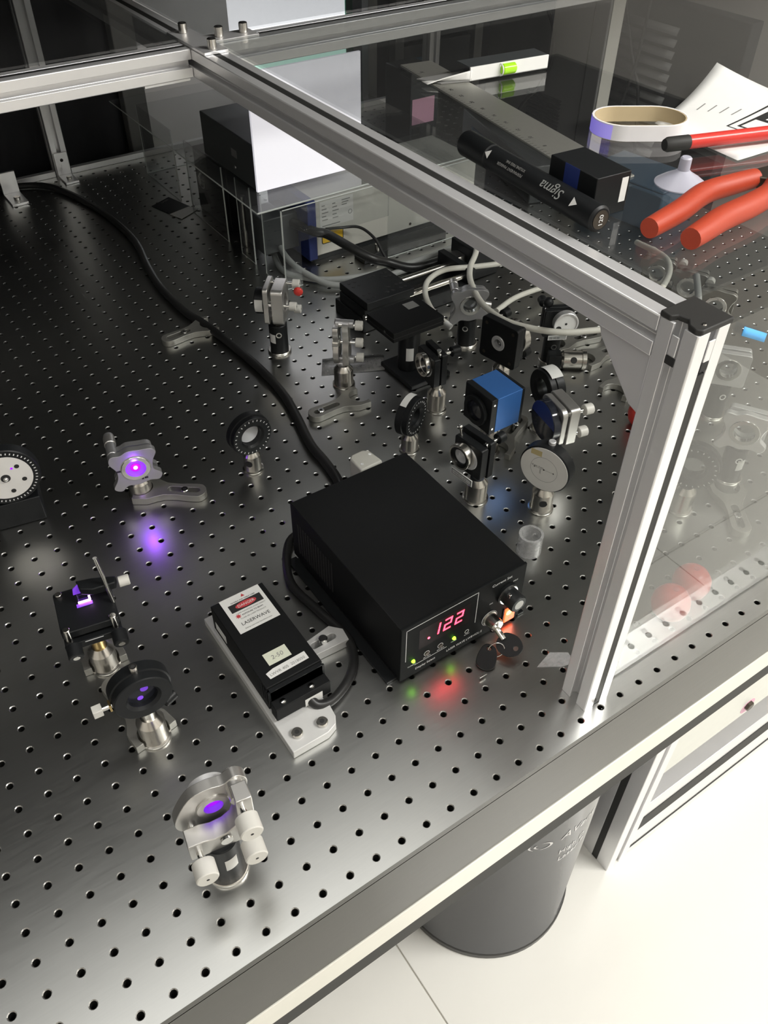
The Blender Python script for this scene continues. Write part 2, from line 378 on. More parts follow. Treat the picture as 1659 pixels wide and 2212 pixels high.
# ================================================================ OPTICAL TABLE
tbl = thing('optical_table', 'long brushed steel optical table with a grid of tapped holes', 'table', (0, 0, -181))
def top_plate():
    v = []; f = []; mi = []; n = 12
    ang = [math.radians(45 + 30 * k) for k in range(n)]
    sq = [(12.5 * math.cos(a) / max(abs(math.cos(a)), abs(math.sin(a))), 12.5 * math.sin(a) / max(abs(math.cos(a)), abs(math.sin(a)))) for a in ang]
    cs = [(math.cos(a), math.sin(a)) for a in ang]
    for i in range(-28, 47):
        for j in range(0, 60):
            cx, cy, o = 25 * i, 25 * j, len(v)
            v += [(cx + x, cy + y, 0) for x, y in sq]
            v += [(cx + 3.6 * c, cy + 3.6 * s_, 0) for c, s_ in cs]
            v += [(cx + 2.85 * c, cy + 2.85 * s_, -0.7) for c, s_ in cs]
            v += [(cx + 2.6 * c, cy + 2.6 * s_, -24) for c, s_ in cs]
            for k in range(n):
                k2 = (k + 1) % n
                f.append((o + k, o + k2, o + n + k2, o + n + k))
                f.append((o + n + k, o + n + k2, o + 2 * n + k2, o + 2 * n + k))
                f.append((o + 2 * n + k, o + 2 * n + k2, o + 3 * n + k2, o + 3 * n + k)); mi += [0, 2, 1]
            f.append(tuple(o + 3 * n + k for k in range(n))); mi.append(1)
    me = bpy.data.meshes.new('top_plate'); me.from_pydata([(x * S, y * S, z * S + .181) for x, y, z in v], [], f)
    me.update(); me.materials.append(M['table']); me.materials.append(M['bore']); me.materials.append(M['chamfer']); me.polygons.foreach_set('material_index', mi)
    o = bpy.data.objects.new('top_plate', me); COL.objects.link(o); o.parent = tbl
top_plate()
XA, XB_, YA, YB = -712.5, 1162.5, -12.5, 1487.5
def tb(name, m, x0, x1, y0, y1, z0, z1, bev=0): return MB().box(x0, x1, y0, y1, z0 + 181, z1 + 181).build(name, m, tbl, bev)
# skirt pieces (table-local z = 0 at the underside)
tb('edge_band', 'table_side', XA, XB_, YA, YA + 3, -9, -0.02)
tb('edge_groove', 'rubber', XA, XB_, YA + 0.8, YA + 4, -10.4, -9)
tb('side_skirt', 'table_side', XA, XB_, YA, YA + 4, -112, -10.4)
tb('bottom_lip', 'strip', XA, XB_, YA - 1.5, YA + 20, -151, -112.2, .6)
tb('base_seal', 'rubber', XA, XB_, YA - 0.5, YA + 30, -181, -151.2)
tb('side_skirt', 'table_side', XA, XB_, YB - 4, YB, -151, -0.02)
tb('side_skirt', 'table_side', XA, XA + 4, YA + 4, YB - 4, -151, -0.02)
tb('side_skirt', 'table_side', XB_ - 4, XB_, YA + 4, YB - 4, -151, -0.02)
tb('underside', 'rubber', XA + 4, XB_ - 4, YA + 20, YB - 4, -181, -151)

def slot_loops(w, h, s=8, cell=None):
    """T-slot section of size w x h with one slot in the middle of every side"""
    a, b = w / 2, h / 2; q = s / 2; t = 2.2; u = q + 4; d = 9.5
    def side(L, D):   # half length L along the side, D distance of the side
        return [(-q, -D), (-q, -D + t), (-u, -D + t), (-u, -D + t + 2.5), (-q - .5, -D + d), (q + .5, -D + d), (u, -D + t + 2.5), (u, -D + t), (q, -D + t), (q, -D)]
    pts = []
    for k, (L, D, r) in enumerate(((a, b, 0), (b, a, 90), (a, b, 180), (b, a, 270))):
        c, s_ = math.cos(math.radians(r)), math.sin(math.radians(r))
        cor = (-L + 1, -D), 
        loop = [(-L + .8, -D)] + side(L, D) + [(L - .8, -D)]
        pts += [(x * c - y * s_, x * s_ + y * c) for x, y in loop]
    return [pts]
def profile(name, p0, axis, length, parent, w=30, h=30, m='alu'):
    """p0 = centre of one end, axis in 'x','y','z'"""
    R = {'z': Matrix.Identity(4), 'y': axes((0, 0, 0), (-1, 0, 0), (0, 0, 1)), 'x': axes((0, 0, 0), (0, 1, 0), (0, 0, 1))}[axis]
    return plate2d(name, slot_loops(w, h), 0, length, m, parent, place(R, p0), bev=0.35)

# stand under the table
st = thing('table_stand', 'aluminium profile stand with black slots under the optical table', 'stand', (0, 0, FZ))
def leg(x, y):
    l = plate2d('leg', slot_loops(46, 58, 11), 0, 569, 'alu', st, Matrix.Translation((x, y, 0)), .5)
    MB().box(-23.2 + x, -21.6 + x, -5.5 + y, 5.5 + y, 2, 566).build('slot_strip', 'rubber', l)
    return l
for x in (494.5, 1100, -600):
    for y in (69, 1400): leg(x, y)
def rail(y0, x0, x1):
    r = MB().box(x0, x1, y0, y0 + 45, 4, 170).build('rail', 'alu', st, .8)
    MB().box(x0, x1, y0 - 1.2, y0, 87, 126).build('slot_strip', 'rubber', r)
    MB().box(x0, x1, y0 - 1.2, y0, 22, 27).build('groove', 'rubber', r)
    return r
rail(43, 518, 1077)
rail(1380, -577, 1077)
ub = MB().box(520, 1077, 42, 48, 268, 566).build('cover_panel', 'panel_white', st, .5)
bt = MB().lathe([(9, 0), (9, 5), (7.5, 6)], (702, 42, 296), (0, -1, 0), 6).build('bolt', 'jaw', st)
MB().lathe([(16, 0), (16, .4)], (704, 42, 291), (0, -1, 0), 20).build('paint_mark', 'pink', st)
ob = MB().box(570, 1075, 120, 132, 0, 420).build('olive_backboard', 'olive', None, 1); ob.location.z = FZ * S
tag(ob, 'olive brown board standing between the legs under the table', 'board')
for k in range(3):
    bx = MB().box(456, 560, 240 + k * 2, 380, 0, 70).build('storage_box', 'dark_case', None, 2)
    bx.location.z = (FZ + k * 71) * S
    tag(bx, ['dark low storage box on the floor beside the grey drum, lowest of the stack', 'dark low storage box in the middle of the stack beside the grey drum', 'dark low storage box on top of the stack beside the grey drum'][k], 'box', 'dark boxes under the table')

# grey drum
dr = thing('drum', 'glossy grey drum with white lettering standing under the table', 'drum', (300, 165, FZ))
MB().lathe([(139, 0), (141.5, 4), (141.5, 14), (139.5, 17), (139.5, 500), (137, 503), (120, 503)], n=72).build('body', 'bin', dr)
MB().ring((0, 0, 0), (0, 0, 13), 143.5, 140, 72, 1.5).build('bottom_rim', 'bin_rim', dr)
MB().ring((0, 0, 494), (0, 0, 506), 143, 138, 72, 1.5).build('top_rim', 'bin_rim', dr)
def curved_text(body, size, ang0, z, r, m, nm='lettering', shear=0.0):
    cu = bpy.data.curves.new(nm, 'FONT'); cu.body = body; cu.size = size * S; cu.extrude = 0.1 * S; cu.resolution_u = 3; cu.shear = shear
    t = bpy.data.objects.new('tmp', cu); me = bpy.data.meshes.new_from_object(t); bpy.data.objects.remove(t); bpy.data.curves.remove(cu)
    bm = bmesh.new(); bm.from_mesh(me)
    bmesh.ops.subdivide_edges(bm, edges=[e for e in bm.edges if e.calc_length() > .006], cuts=2)
    for v in bm.verts:
        a = math.radians(ang0) + v.co.x / (r * S)
        rr = r * S + v.co.z
        v.co = Vector((rr * math.cos(a), rr * math.sin(a), z * S + v.co.y))
    bm.to_mesh(me); bm.free(); me.name = nm; me.materials.clear(); me.materials.append(M[m])
    o = bpy.data.objects.new(nm, me); COL.objects.link(o); o.parent = dr; return o
curved_text('AVent', 24, -98.5, 368, 139.9, 'white_ink', shear=.25)
curved_text('High D', 17, -97, 322, 139.9, 'white_ink')
curved_text('Laser P', 17, -96, 300, 139.9, 'white_ink')
def arc_logo(a0, z, R_, w, t0, t1, nm='logo_swirl'):
    vs = []; fs = []; N = 20
    for i in range(N + 1):
        t = math.radians(t0 + (t1 - t0) * i / N); ww = w * math.sin(math.pi * (i + .6) / (N + 1.2))
        for rr in (R_ - ww / 2, R_ + ww / 2):
            u = rr * math.cos(t); h = .62 * rr * math.sin(t); a = math.radians(a0) + u / 139.9
            vs.append((139.95 * math.cos(a), 139.95 * math.sin(a), z + h))
        if i: fs.append((2 * i - 2, 2 * i - 1, 2 * i + 1, 2 * i))
    MB().add(vs, fs).build(nm, 'white_ink', dr)
arc_logo(-109.5, 370, 13, 4, -100, 95); arc_logo(-110, 371, 9, 3, 130, 250); arc_logo(-111, 370, 14, 3, 150, 235)

# ================================================================ ENCLOSURE FRAME
fr = thing('enclosure_frame', 'aluminium profile frame of the clear enclosure around the table', 'frame')
def strip(p, par): return MB().box(*p).build('slot_strip', 'rubber', par)
po = profile('post', (224, 20, 0), 'z', 399, fr)
strip((220.2, 227.8, 5.6, 8, 1, 366), po)
po2 = profile('post', (224, 1485, 0), 'z', 399, fr)
for x in (-625, 1135):
    for y in (20, 1485): profile('post', (x, y, 0), 'z', 399, fr)
yb1 = profile('beam', (224, 35.5, 384), 'y', 1434, fr); strip((220.2, 227.8, 36, 1469, 396.2, 398.6), yb1)
xb1 = profile('beam', (-609.5, 732, 384), 'x', 818, fr); strip((-609, 208, 728.2, 735.8, 396.2, 398.6), xb1)
xb2 = profile('beam', (239.5, 732, 384), 'x', 880, fr); strip((240, 1119, 728.2, 735.8, 396.2, 398.6), xb2)
profile('beam', (-609.5, 1485, 384), 'x', 818, fr); profile('beam', (239.5, 1485, 384), 'x', 880, fr)
yb2 = profile('beam', (1135, 35.5, 384), 'y', 1434, fr); profile('beam', (-625, 35.5, 384), 'y', 1434, fr)
MB().box(-610, 208, 1472, 1484, 0.2, 11).build('bottom_rail', 'alu', fr, .5)
MB().box(240, 1120, 1472, 1484, 0.2, 11).build('bottom_rail', 'alu', fr, .5)
# black corner cap
cap = plate2d('corner_cap', [[(208.4, 35.4), (208.4, 27), (213, 25), (214.5, 18.5), (209.5, 14), (208.4, 8), (211, 4.4), (239.6, 4.4), (239.6, 35.4)]], 399.2, 403.2, 'rubber', fr, None, .9)
MB().lathe([(1.6, 0), (1.2, .8)], (217, 9, 403.2), (0, 0, 1), 12).build('cap_pin', 'bright', cap)
# connector sockets in the post, with a pale tongue above each
for nm, bx, tg in (('connector_socket', (208.7, 209.6, 16.4, 23.6, 371, 377), (208.4, 209.4, 17.2, 22.8, 378, 392)), ('connector_socket', (220.4, 227.6, 4.7, 5.6, 369, 375.5), (221.2, 226.8, 4.4, 5.4, 376.5, 392))):
    b_ = MB().box(*bx).build(nm, 'ink', po, .3); MB().box(*tg).build('connector_tongue', 'alu', b_, .4)
# gusset below the beam
g = MB().prism([(35.6, 368.6), (82, 368.6), (79, 361), (44, 325), (35.6, 322)], -12.5, 12.5)
g.xf(Matrix(((0, 0, 1, 224), (1, 0, 0, 0), (0, 1, 0, 0), (0, 0, 0, 1)))); g.build('gusset', 'alu', fr, .8)
# flat joining plate with bolts where the beams meet
jp = plate2d('joining_plate', [[(209.5, 682), (238.5, 682), (238.5, 718), (296, 718), (296, 746), (238.5, 746), (238.5, 782), (209.5, 782)]], 399.2, 402.2, 'alu', fr, None, .4)
for x, y in ((224, 692), (252, 732), (283, 732), (224, 768)):
    b = MB().cyl((x, y, 402.2), (x, y, 413), 5, n=24, ch=.7).build('bolt', 'steel', jp)
    MB().lathe([(2.3, 0), (2.3, .1)], (x, y, 413.0), (0, 0, 1), 6).build('hex_socket', 'ink', b)
for x in (160, 190): MB().cyl((x, 732, 363.5), (x, 732, 369), 4.2, n=16, ch=.5).build('under_bolt', 'steel', fr)
MB().box(150, 205, 719, 745, 366, 368.9).build('under_plate', 'alu', fr, .3)
# foot bracket of the far post
fb = MB().box(211, 237, 1422, 1469, 0.3, 4.3).box(211, 237, 1465.5, 1469.5, 4.3, 46).build('foot_bracket', 'alu', fr, .5)
MB().cyl((224, 1440, 4.3), (224, 1440, 9), 5, n=20, ch=.6).build('bolt', 'steel', fb)
MB().lathe([(3.2, 0), (3.2, .2)], (224, 1465.4, 32), (0, -1, 0), 16).build('bracket_hole', 'ink', fb)
# foot bracket with screw at the far left
fb2 = MB().box(95, 125, 1378, 1436, .3, 5).box(95, 125, 1432, 1437, 5, 44).build('foot_bracket', 'alu', fr, .5)
MB().cyl((110, 1396, 5), (110, 1396, 11), 6, n=20, ch=.6).build('bolt', 'steel', fb2)
MB().cyl((224.5, -2, 0.1), (224.5, -2, .3), .2, n=6).build('post_glue', 'bright', po)

def sheet(name, label, box, m, group=None):
    o = MB().box(*box).build(name, m); return tag(o, label, 'acrylic panel', group)
sheet('lid_panel', 'clear acrylic lid over the right bay, carrying the marker and pliers', (240, 1120, 36.5, 716, 399.4, 402.2), 'acrylic_lid')
sheet('lid_panel', 'clear acrylic lid over the far right bay beyond the cross beam', (239.2, 1120, 748, 1470, 399.4, 402.2), 'acrylic_lid')
sheet('lid_panel', 'clear acrylic lid over the far left bay beyond the cross beam', (-609, 208.5, 748, 1470, 399.4, 402.2), 'acrylic_lid')
sheet('front_panel', 'upright clear acrylic front panel right of the aluminium post', (241, 1119, 16.5, 19.5, 3, 386), 'acrylic_front')
bs = MB().grid(lambda u, v: (275 + 31 * u, 16.2, 375 - 16 * u + (v - .5) * 7), 4, 1).build('tape_strip', 'sky_tape', solid=.3)
tag(bs, 'strip of sky blue tape stuck on the front panel near the post', 'tape')

# rear acrylic cover
ac = thing('acrylic_cover', 'clear acrylic box cover with cut-out side over the beige laser', 'cover', (365, 831, 0))
def awall(nm, x0, x1, y0, y1, z0, z1):
    w = MB().box(x0 - 365, x1 - 365, y0 - 831, y1 - 831, z0, z1).build(nm, 'acrylic', ac)
    return w
def edge(a, b, par, r=1.3):
    MB().cyl((a[0] - 365, a[1] - 831, a[2]), (b[0] - 365, b[1] - 831, b[2]), r, n=4).build('polished_edge', 'acrylic_edge', par)
for y0, y1 in ((831, 896), (933, 982), (1031, 1175), (1230, 1390)):
    w = awall('side_wall', 363.5, 366.5, y0, y1, .3, 130)
    edge((365, y0, .5), (365, y1, .5), w, .8); edge((365, y0, .5), (365, y0, 130), w); edge((365, y1, .5), (365, y1, 130), w, .9)
w = awall('front_wall', 366.5, 395, 829.5, 832.5, .3, 130); awall('front_wall', 395, 560, 829.5, 832.5, 75, 130); awall('front_wall', 560, 760, 829.5, 832.5, .3, 130); edge((367, 831, .5), (395, 831, .5), w, .8); edge((560, 831, .5), (760, 831, .5), w, .8); edge((367, 831, 130), (760, 831, 130), w, 1)
w = awall('back_wall', 366.5, 760, 1388.5, 1391.5, .3, 130); edge((367, 1390, .5), (760, 1390, .5), w, .8)
w = awall('lid', 330, 760, 838, 1430, 130.5, 134); edge((330, 838, 132), (760, 838, 132), w, 1.6); edge((330, 838, 132), (330, 1430, 132), w, 1.3)
# ================================================================ OPTOMECHANICS BUILDERS
def smooth_closed(pts, sub=5):
    n = len(pts); out = []
    P = [Vector((*p, 0)) for p in pts]
    for i in range(n):
        p0, p1, p2, p3 = P[i - 1], P[i], P[(i + 1) % n], P[(i + 2) % n]
        for k in range(sub):
            t = k / sub
            q = 0.5 * ((2 * p1) + (p2 - p0) * t + (2 * p0 - 5 * p1 + 4 * p2 - p3) * t * t + (3 * p1 - p0 - 3 * p2 + p3) * t ** 3)
            out.append((q.x, q.y))
    return out

def pedestal(par, h=33, r=12.2, stud=0, bore=False, ang=-120):
    p = MB().lathe([(r + 1.8, 0), (r + 2.2, .6), (r + 2.2, 2.4), (r + .4, 3), (r + .4, 4.4), (r, 5), (r, h - 7), (r - .3, h - 6.4), (r - 5, h), (r - 6, h)], n=48).build('pedestal', 'steel', par)
    if bore:
        a = math.radians(ang) - par.rotation_euler.z; d = Vector((math.cos(a), math.sin(a), 0))
        MB().lathe([(4.6, 0), (4.6, .6)], d * (r - .35) + Vector((0, 0, h * .52)), d, 24).build('side_bore', 'ink', p)
    if stud: MB().cyl((0, 0, h - .5), (0, 0, h + stud), 6.2, n=28, ch=.5).build('stud', 'steel', par)
    return p

def black_post(par, h=45, r=13, label=None, ang=-120, screw=True):
    MB().lathe([(r + 3.4, 0), (r + 3.6, .5), (r + 3.6, 3.4), (r + 3, 4)], n=40).build('base_flange', 'steel', par)
    p = MB().lathe([(r, 4), (r, h - 1), (r - 1, h), (r - 3, h)], n=40).build('post_holder', 'black', par)
    a = math.radians(ang) - par.rotation_euler.z; d = Vector((math.cos(a), math.sin(a), 0)); t = Vector((-d.y, d.x, 0))
    if screw: MB().ring(d * (r - .3) + Vector((0, 0, h * .72)), d * (r + .5) + Vector((0, 0, h * .72)), 4.2, 2.7, 20).build('set_screw', 'bright', p)
    if label:
        a1 = math.radians(ang + label) - par.rotation_euler.z; N = 8; vs = []; fs = []
        for i in range(N + 1):
            b = a1 + math.radians(-22 + 44 * i / N)
            for z in (h * .42, h * .72): vs.append(((r + .15) * math.cos(b), (r + .15) * math.sin(b), z))
            if i: fs.append((2 * i - 2, 2 * i, 2 * i + 1, 2 * i - 1))
        MB().add(vs, fs).build('sticker', 'label', p)
    MB().cyl((0, 0, h - .5), (0, 0, h + 10), 6, n=24).build('stud', 'steel', par)
    return p

def fork_clamp(label, x, y, ang, screw_at=52, z=0.3, th=9, group='fork clamps on the table'):
    f = thing('fork_clamp', label, 'clamp', (x, y, 0), ang, group)
    arc = [(14.2 * math.cos(math.radians(a)), 14.2 * math.sin(math.radians(a))) for a in range(112, -113, -14)]
    outer = [(-5, -20.5), (12, -19.5), (21, -14.5), (30, -10.5), (44, -9.6), (62, -11)]
    outer += [(66 + 11.5 * math.cos(math.radians(a)), 11.5 * math.sin(math.radians(a))) for a in range(-70, 71, 20)]
    outer += [(62, 11), (44, 9.6), (30, 10.5), (21, 14.5), (12, 19.5), (-5, 20.5)]
    plate2d('clamp_body', [outer + arc, rrect(32, 70, -4.2, 4.2, 4.2)], z, z + th, 'fork', f, None, .6)
    s = MB().cyl((screw_at, 0, z + th - 6), (screw_at, 0, z + th + 1), 4.6, n=20, ch=.6).build('clamp_screw', 'bright', f)
    MB().lathe([(2.1, 0), (2.1, .1)], (screw_at, 0, z + th + 1), (0, 0, 1), 6).build('hex_socket', 'ink', s)
    return f

def knob(par, x, z, y0, L=12, r=6.3, shaft=9, m='alu_knob', nm='knob'):
    """knurled adjuster pointing to local -y from y0"""
    k = MB().lathe([(r - .6, 0), (r, .6), (r, L - .8), (r - .8, L)], (x, y0 - shaft, z), (0, -1, 0), 20).build(nm, m, par)
    MB().cyl((x, y0 + 1, z), (x, y0 - shaft, z), 2.4, n=14).build('adjuster_shaft', 'bright', k)
    MB().lathe([(1.3, 0), (1.3, .1)], (x, y0 - shaft - L, z), (0, -1, 0), 6).build('hex_socket', 'ink', k)
    return k

CLOVER = smooth_closed([(-24, 21), (-14, 21), (-5, 25), (8, 24), (20, 23), (25, 17), (20, 6), (19, -6), (27, -14), (23, -22), (12, -21), (0, -24), (-12, -23), (-20, -29), (-28, -24), (-22, -12), (-21, 0), (-27, 12)], 4)
SQUARE = rrect(-23, 23, -23, 23, 4)
def tall(w): return rrect(-w, w, -27, 27, 6)
LSHAPE = [(-26, -28), (26, -28), (26, 27), (14, 27), (13.5, 4), (10, -5), (3, -10), (-6, -11), (-14, -8), (-26, -8)]

def kin(par, zc, front=SQUARE, rear=SQUARE, rf=12.7, rr=12.7, m='alu_knob', knobs=((17, 17), (-17, -17), (17, -17)), km='alu_knob', yr=(-5, 3), yf=(7, 15), xo=0, optic='lens', kl=12, kr=6.3, balls=True):
    P = lambda y: place(UP, (xo, y, zc))
    plate2d('rear_plate', [rear] + ([circ(rr)] if rr else []), 0, yr[1] - yr[0], m, par, P(yr[1]), .8)
    fp = plate2d('front_plate', [front] + ([circ(rf)] if rf else []), 0, yf[1] - yf[0], m, par, P(yf[1]), .8)
    if rf:
        MB().ring((xo, yf[0] + .3, zc), (xo, yf[1] + 1.2, zc), rf + 2.6, rf - 2.2, 40, .5).build('retaining_ring', 'bright' if m != 'black' else 'alu', fp)
        if optic:
            MB().lathe([(rf - 2.2, 0), (rf - 2.2, 4)], (xo, yf[0] + 2.5, zc), (0, 1, 0), 32).build('optic', optic, fp)
    for a, b in knobs: knob(par, xo + a, zc + b, yr[0], kl, kr, 8, km)
    if balls:
        for a, b in knobs[:2]: MB().cyl((xo + a, yr[1], zc + b), (xo + a, yf[0], zc + b), 3.2, n=14).build('adjuster_tip', 'bright', par)
    return fp

def ring_mount(par, zc, ro=25, ri=12, th=15, y1=8, m='black', marks=24, mm='white_ink', optic='lens', mark_r=None, step=True):
    a = (0, y1 - th, zc); b = (0, y1, zc)
    if step: bd = MB().lathe([(ri, 0), (ro - 1, 0), (ro, 1), (ro, th * .55), (ro - 1.4, th * .58), (ro - 1.4, th - .8), (ro - 2.2, th), (ri + 2.5, th), (ri, th - 2.5)], a, (0, 1, 0), 56, True).build('ring_body', m, par)
    else: bd = MB().ring(a, b, ro, ri, 56, 1).build('ring_body', m, par)
    if marks:
        mr = mark_r or (ro - 4.5); g = MB()
        for k in range(marks):
            t = 2 * math.pi * k / marks; c, s_ = math.cos(t), math.sin(t)
            vs = []
            for dr, dt in ((-1.1, -.55), (1.1, -.55), (1.1, .55), (-1.1, .55)):
                vs.append(((mr + dr) * c - dt * s_, y1 + .06, zc + (mr + dr) * s_ + dt * c))
            g.add(vs, [(0, 1, 2, 3)])
        g.build('scale_marks', mm, bd)
    if optic: MB().lathe([(ri + .2, 0), (ri + .2, 3)], (0, y1 - th * .6, zc), (0, 1, 0), 40).build('optic', optic, bd)
    return bd

def arc_label(par, zc, r, y0, y1, a0, a1, m='label', nm='label'):
    N = 8; vs = []; fs = []
    for i in range(N + 1):
        t = math.radians(a0 + (a1 - a0) * i / N)
        for y in (y0, y1): vs.append((r * math.cos(t), y, zc + r * math.sin(t)))
        if i: fs.append((2 * i - 2, 2 * i - 1, 2 * i + 1, 2 * i))
    return MB().add(vs, fs).build(nm, m, par)

# ================================================================ THINGS ON THE TABLE, NEAR SIDE
def RZ(front_angle): return front_angle - 90
# 1 mirror mount in front
t = thing('mirror_mount', 'silver mirror mount with white knobs and violet-lit optic nearest the table edge', 'optical mount', (-127, 60, 0), RZ(81))
black_post(t, 52, 13.5, label=35, screw=False)
fp = kin(t, 79, front=smooth_closed([(-25, -20), (-10, -24), (8, -24), (24, -22), (26, 0), (28, 18), (20, 27), (10, 22), (0, 24), (-14, 21), (-24, 8), (-30, -8)], 4), rear=LSHAPE, rr=0, knobs=((18, 18), (-19, -20), (18, -20)), km='ivory', xo=2, yr=(-9, 6), yf=(11, 20), optic=None, kl=14, kr=8.6)
MB().lathe([(7.6, 0), (7.6, 2)], (2, 15, 79), (0, 1, 0), 36).build('mirror_optic', 'violet', fp); MB().ring((2, 9.5, 79), (2, 17, 79), 13.2, 7.6, 40, .8).build('optic_holder', 'alu_knob', fp)
MB().ring((2, 20, 79), (2, 30, 79), 14.6, 12, 40, .6).build('lens_tube', 'alu', fp)
MB().lathe([(3, 0), (4.6, .8), (4.6, 2.5)], (4, -9, 63), (0, -1, 0), 20).build('cap_screw', 'bright', t)
MB().cyl((20, -3, 97), (20, 22, 97), 6.6, n=24, ch=.8).build('adjuster_barrel', 'alu_knob', t)
# 2 black ring holder
t = thing('lens_holder', 'thick black ring lens holder with a silver side screw, violet glow inside', 'optical mount', (-128, 201, 0), RZ(-95))
pedestal(t, 33, 12.4, 16)
b = ring_mount(t, 73, 26, 12.5, 20, 11, marks=0, optic=None)
MB().lathe([(12.6, 0), (12.6, 2)], (0, 2, 73), (0, 1, 0), 32).build('optic', 'dark_glass', b)
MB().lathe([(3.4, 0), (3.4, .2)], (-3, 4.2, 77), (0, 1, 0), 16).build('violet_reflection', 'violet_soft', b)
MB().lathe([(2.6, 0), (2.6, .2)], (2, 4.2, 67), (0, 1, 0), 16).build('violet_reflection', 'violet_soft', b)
s = MB().lathe([(3.4, 0), (3.4, 7), (3, 7.6)], (0, 0, 97), (0, 0, 1), 18).build('top_screw', 'steel', b)
MB().lathe([(1.8, 0), (1.8, .1)], (0, 0, 104.6), (0, 0, 1), 6).build('hex_socket', 'ink', s)
s = MB().cyl((25, 2, 70), (33, 2, 70), 2.2, n=14).build('side_screw', 'bright', b)
MB().box(33, 41, -2, 6, 66, 74).build('square_nut', 'ivory', s, .5); MB().box(25.5, 27.5, -1.5, 5.5, 66, 74).build('brass_collar', 'brass', s, .3)
MB().cyl((-16, -4, 36), (-27, -9, 36), 5, n=18, ch=.6).build('locking_knob', 'black', t)
fork_clamp('short fork clamp under the thick black ring lens holder', -128, 201, 100, 56)
# 3 prism platform
t = thing('prism_mount', 'black tilt platform holding a small violet-lit prism under a clamp arm', 'optical mount', (-136, 300, 0), -10)
pedestal(t, 30, 12.4)
MB().cyl((0, 0, 29), (0, 0, 50), 6.4, n=26).build('stud', 'brass', t)
pf = plate2d('base_plate', [rrect(-25, 25, -27, 27, 3)], 48, 56, 'black', t, None, .8)
tp = plate2d('tilt_plate', [rrect(-25, 25, -24, 27, 3)], 61, 69, 'black', t, None, .8)
MB().box(-8, 8, -27.2, -26.9, 54.5, 55.2).build('white_mark', 'white_ink', pf)
for x, y in ((-20, -22), (20, -22), (-20, 22)):
    k = MB().lathe([(5.4, 0), (6, .6), (6, 8.4), (5.2, 9)], (x, y, 50), (0, 0, -1), 20).build('levelling_knob', 'black', t)
    MB().cyl((x, y, 50), (x, y, 72), 3.1, n=14, ch=.4).build('adjuster_shaft', 'steel', k)
for x in (-18, 21):
    k = MB().lathe([(6, 0), (6.8, .8), (6.8, 12), (6, 13)], (x, -28, 56), (0, -1, -.25), 22).build('front_knob', 'black', t)
    MB().lathe([(3, 0), (3, .3)], Vector((x, -28, 56)) + Vector((0, -1, -.25)).normalized() * 13, (0, -1, -.25), 16).build('knob_face', 'steel', k)
pr_ = MB().box(-4.5, 5.5, 6, 15, 69, 79).build('prism', 'lens', t, .3)
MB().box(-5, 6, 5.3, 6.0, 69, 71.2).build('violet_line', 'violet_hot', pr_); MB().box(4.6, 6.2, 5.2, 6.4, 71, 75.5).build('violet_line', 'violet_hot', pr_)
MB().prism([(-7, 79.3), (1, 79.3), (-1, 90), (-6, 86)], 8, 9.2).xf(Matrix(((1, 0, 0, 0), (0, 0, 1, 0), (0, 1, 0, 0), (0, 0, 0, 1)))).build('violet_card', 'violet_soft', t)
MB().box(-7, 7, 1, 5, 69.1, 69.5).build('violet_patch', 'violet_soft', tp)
MB().prism([(0, 3), (10, -2), (30, -2), (32, 6), (12, 12), (-2, 14)], 82, 90).build('clamp_arm', 'black', t, 1)
rod = MB().cyl((24, -4, 69), (20, 3, 121), 1.9, n=14).build('clamp_rod', 'bright', t)
k = MB().lathe([(4.4, 0), (5, .5), (5, 9), (4.4, 9.6)], (33, 1, 86), (1, 0, 0), 20).build('clamp_knob', 'ivory', t)
for o_ in t.children:
    if not o_.name.startswith(('pedestal', 'stud')): o_.location.z += 0.017
MB().cyl((0, 0, 49), (0, 0, 66), 6.4, n=26).build('stud_extension', 'brass', t)
fork_clamp('fork clamp straddling the pedestal of the prism platform', -136, 300, 85, 56)
# 4 violet mount
t = thing('mirror_mount', 'silver clover-shaped mirror mount glowing violet around a bright laser spot', 'optical mount', (-12, 510, 0), RZ(-104))
pedestal(t, 27, 13)
fp = kin(t, 54, front=[(-x, y) for x, y in CLOVER], rear=[(-x * .9, y * .9) for x, y in CLOVER], rf=13.5, rr=10, knobs=((21, 16),), kl=14, kr=6.6, m='mount', yr=(-2, 5), yf=(11, 19), optic=None, balls=False)
MB().cyl((21, -28, 70), (21, 10, 70), 5.8, n=24, ch=.6).build('adjuster_barrel', 'mount', t)
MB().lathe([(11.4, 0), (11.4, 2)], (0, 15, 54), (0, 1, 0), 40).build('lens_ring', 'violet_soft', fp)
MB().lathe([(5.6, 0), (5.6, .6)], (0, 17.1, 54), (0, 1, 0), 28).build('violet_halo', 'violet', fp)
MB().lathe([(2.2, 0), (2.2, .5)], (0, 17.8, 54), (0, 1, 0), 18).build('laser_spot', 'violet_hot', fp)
for x, z, w in ((19, 54, 2.5), (-9, 38, 2), (-5, 37.5, 1.2)): MB().box(x - w, x + w, 19, 19.2, z - 1.2, z + 1.2).build('engraving', 'ink', fp)
pl_d = bpy.data.lights.new('violet_scatter_light', 'POINT'); pl_d.energy = 0.02; pl_d.color = (0.32, 0.05, 1.0); pl_d.shadow_soft_size = 0.002
pl_o = bpy.data.objects.new('violet_scatter_light', pl_d); COL.objects.link(pl_o); pl_o.parent = t; pl_o.location = (0, .030, .056)
fork_clamp('fork clamp with long slot beside the violet glowing mirror mount', -12, 510, -38, 52)
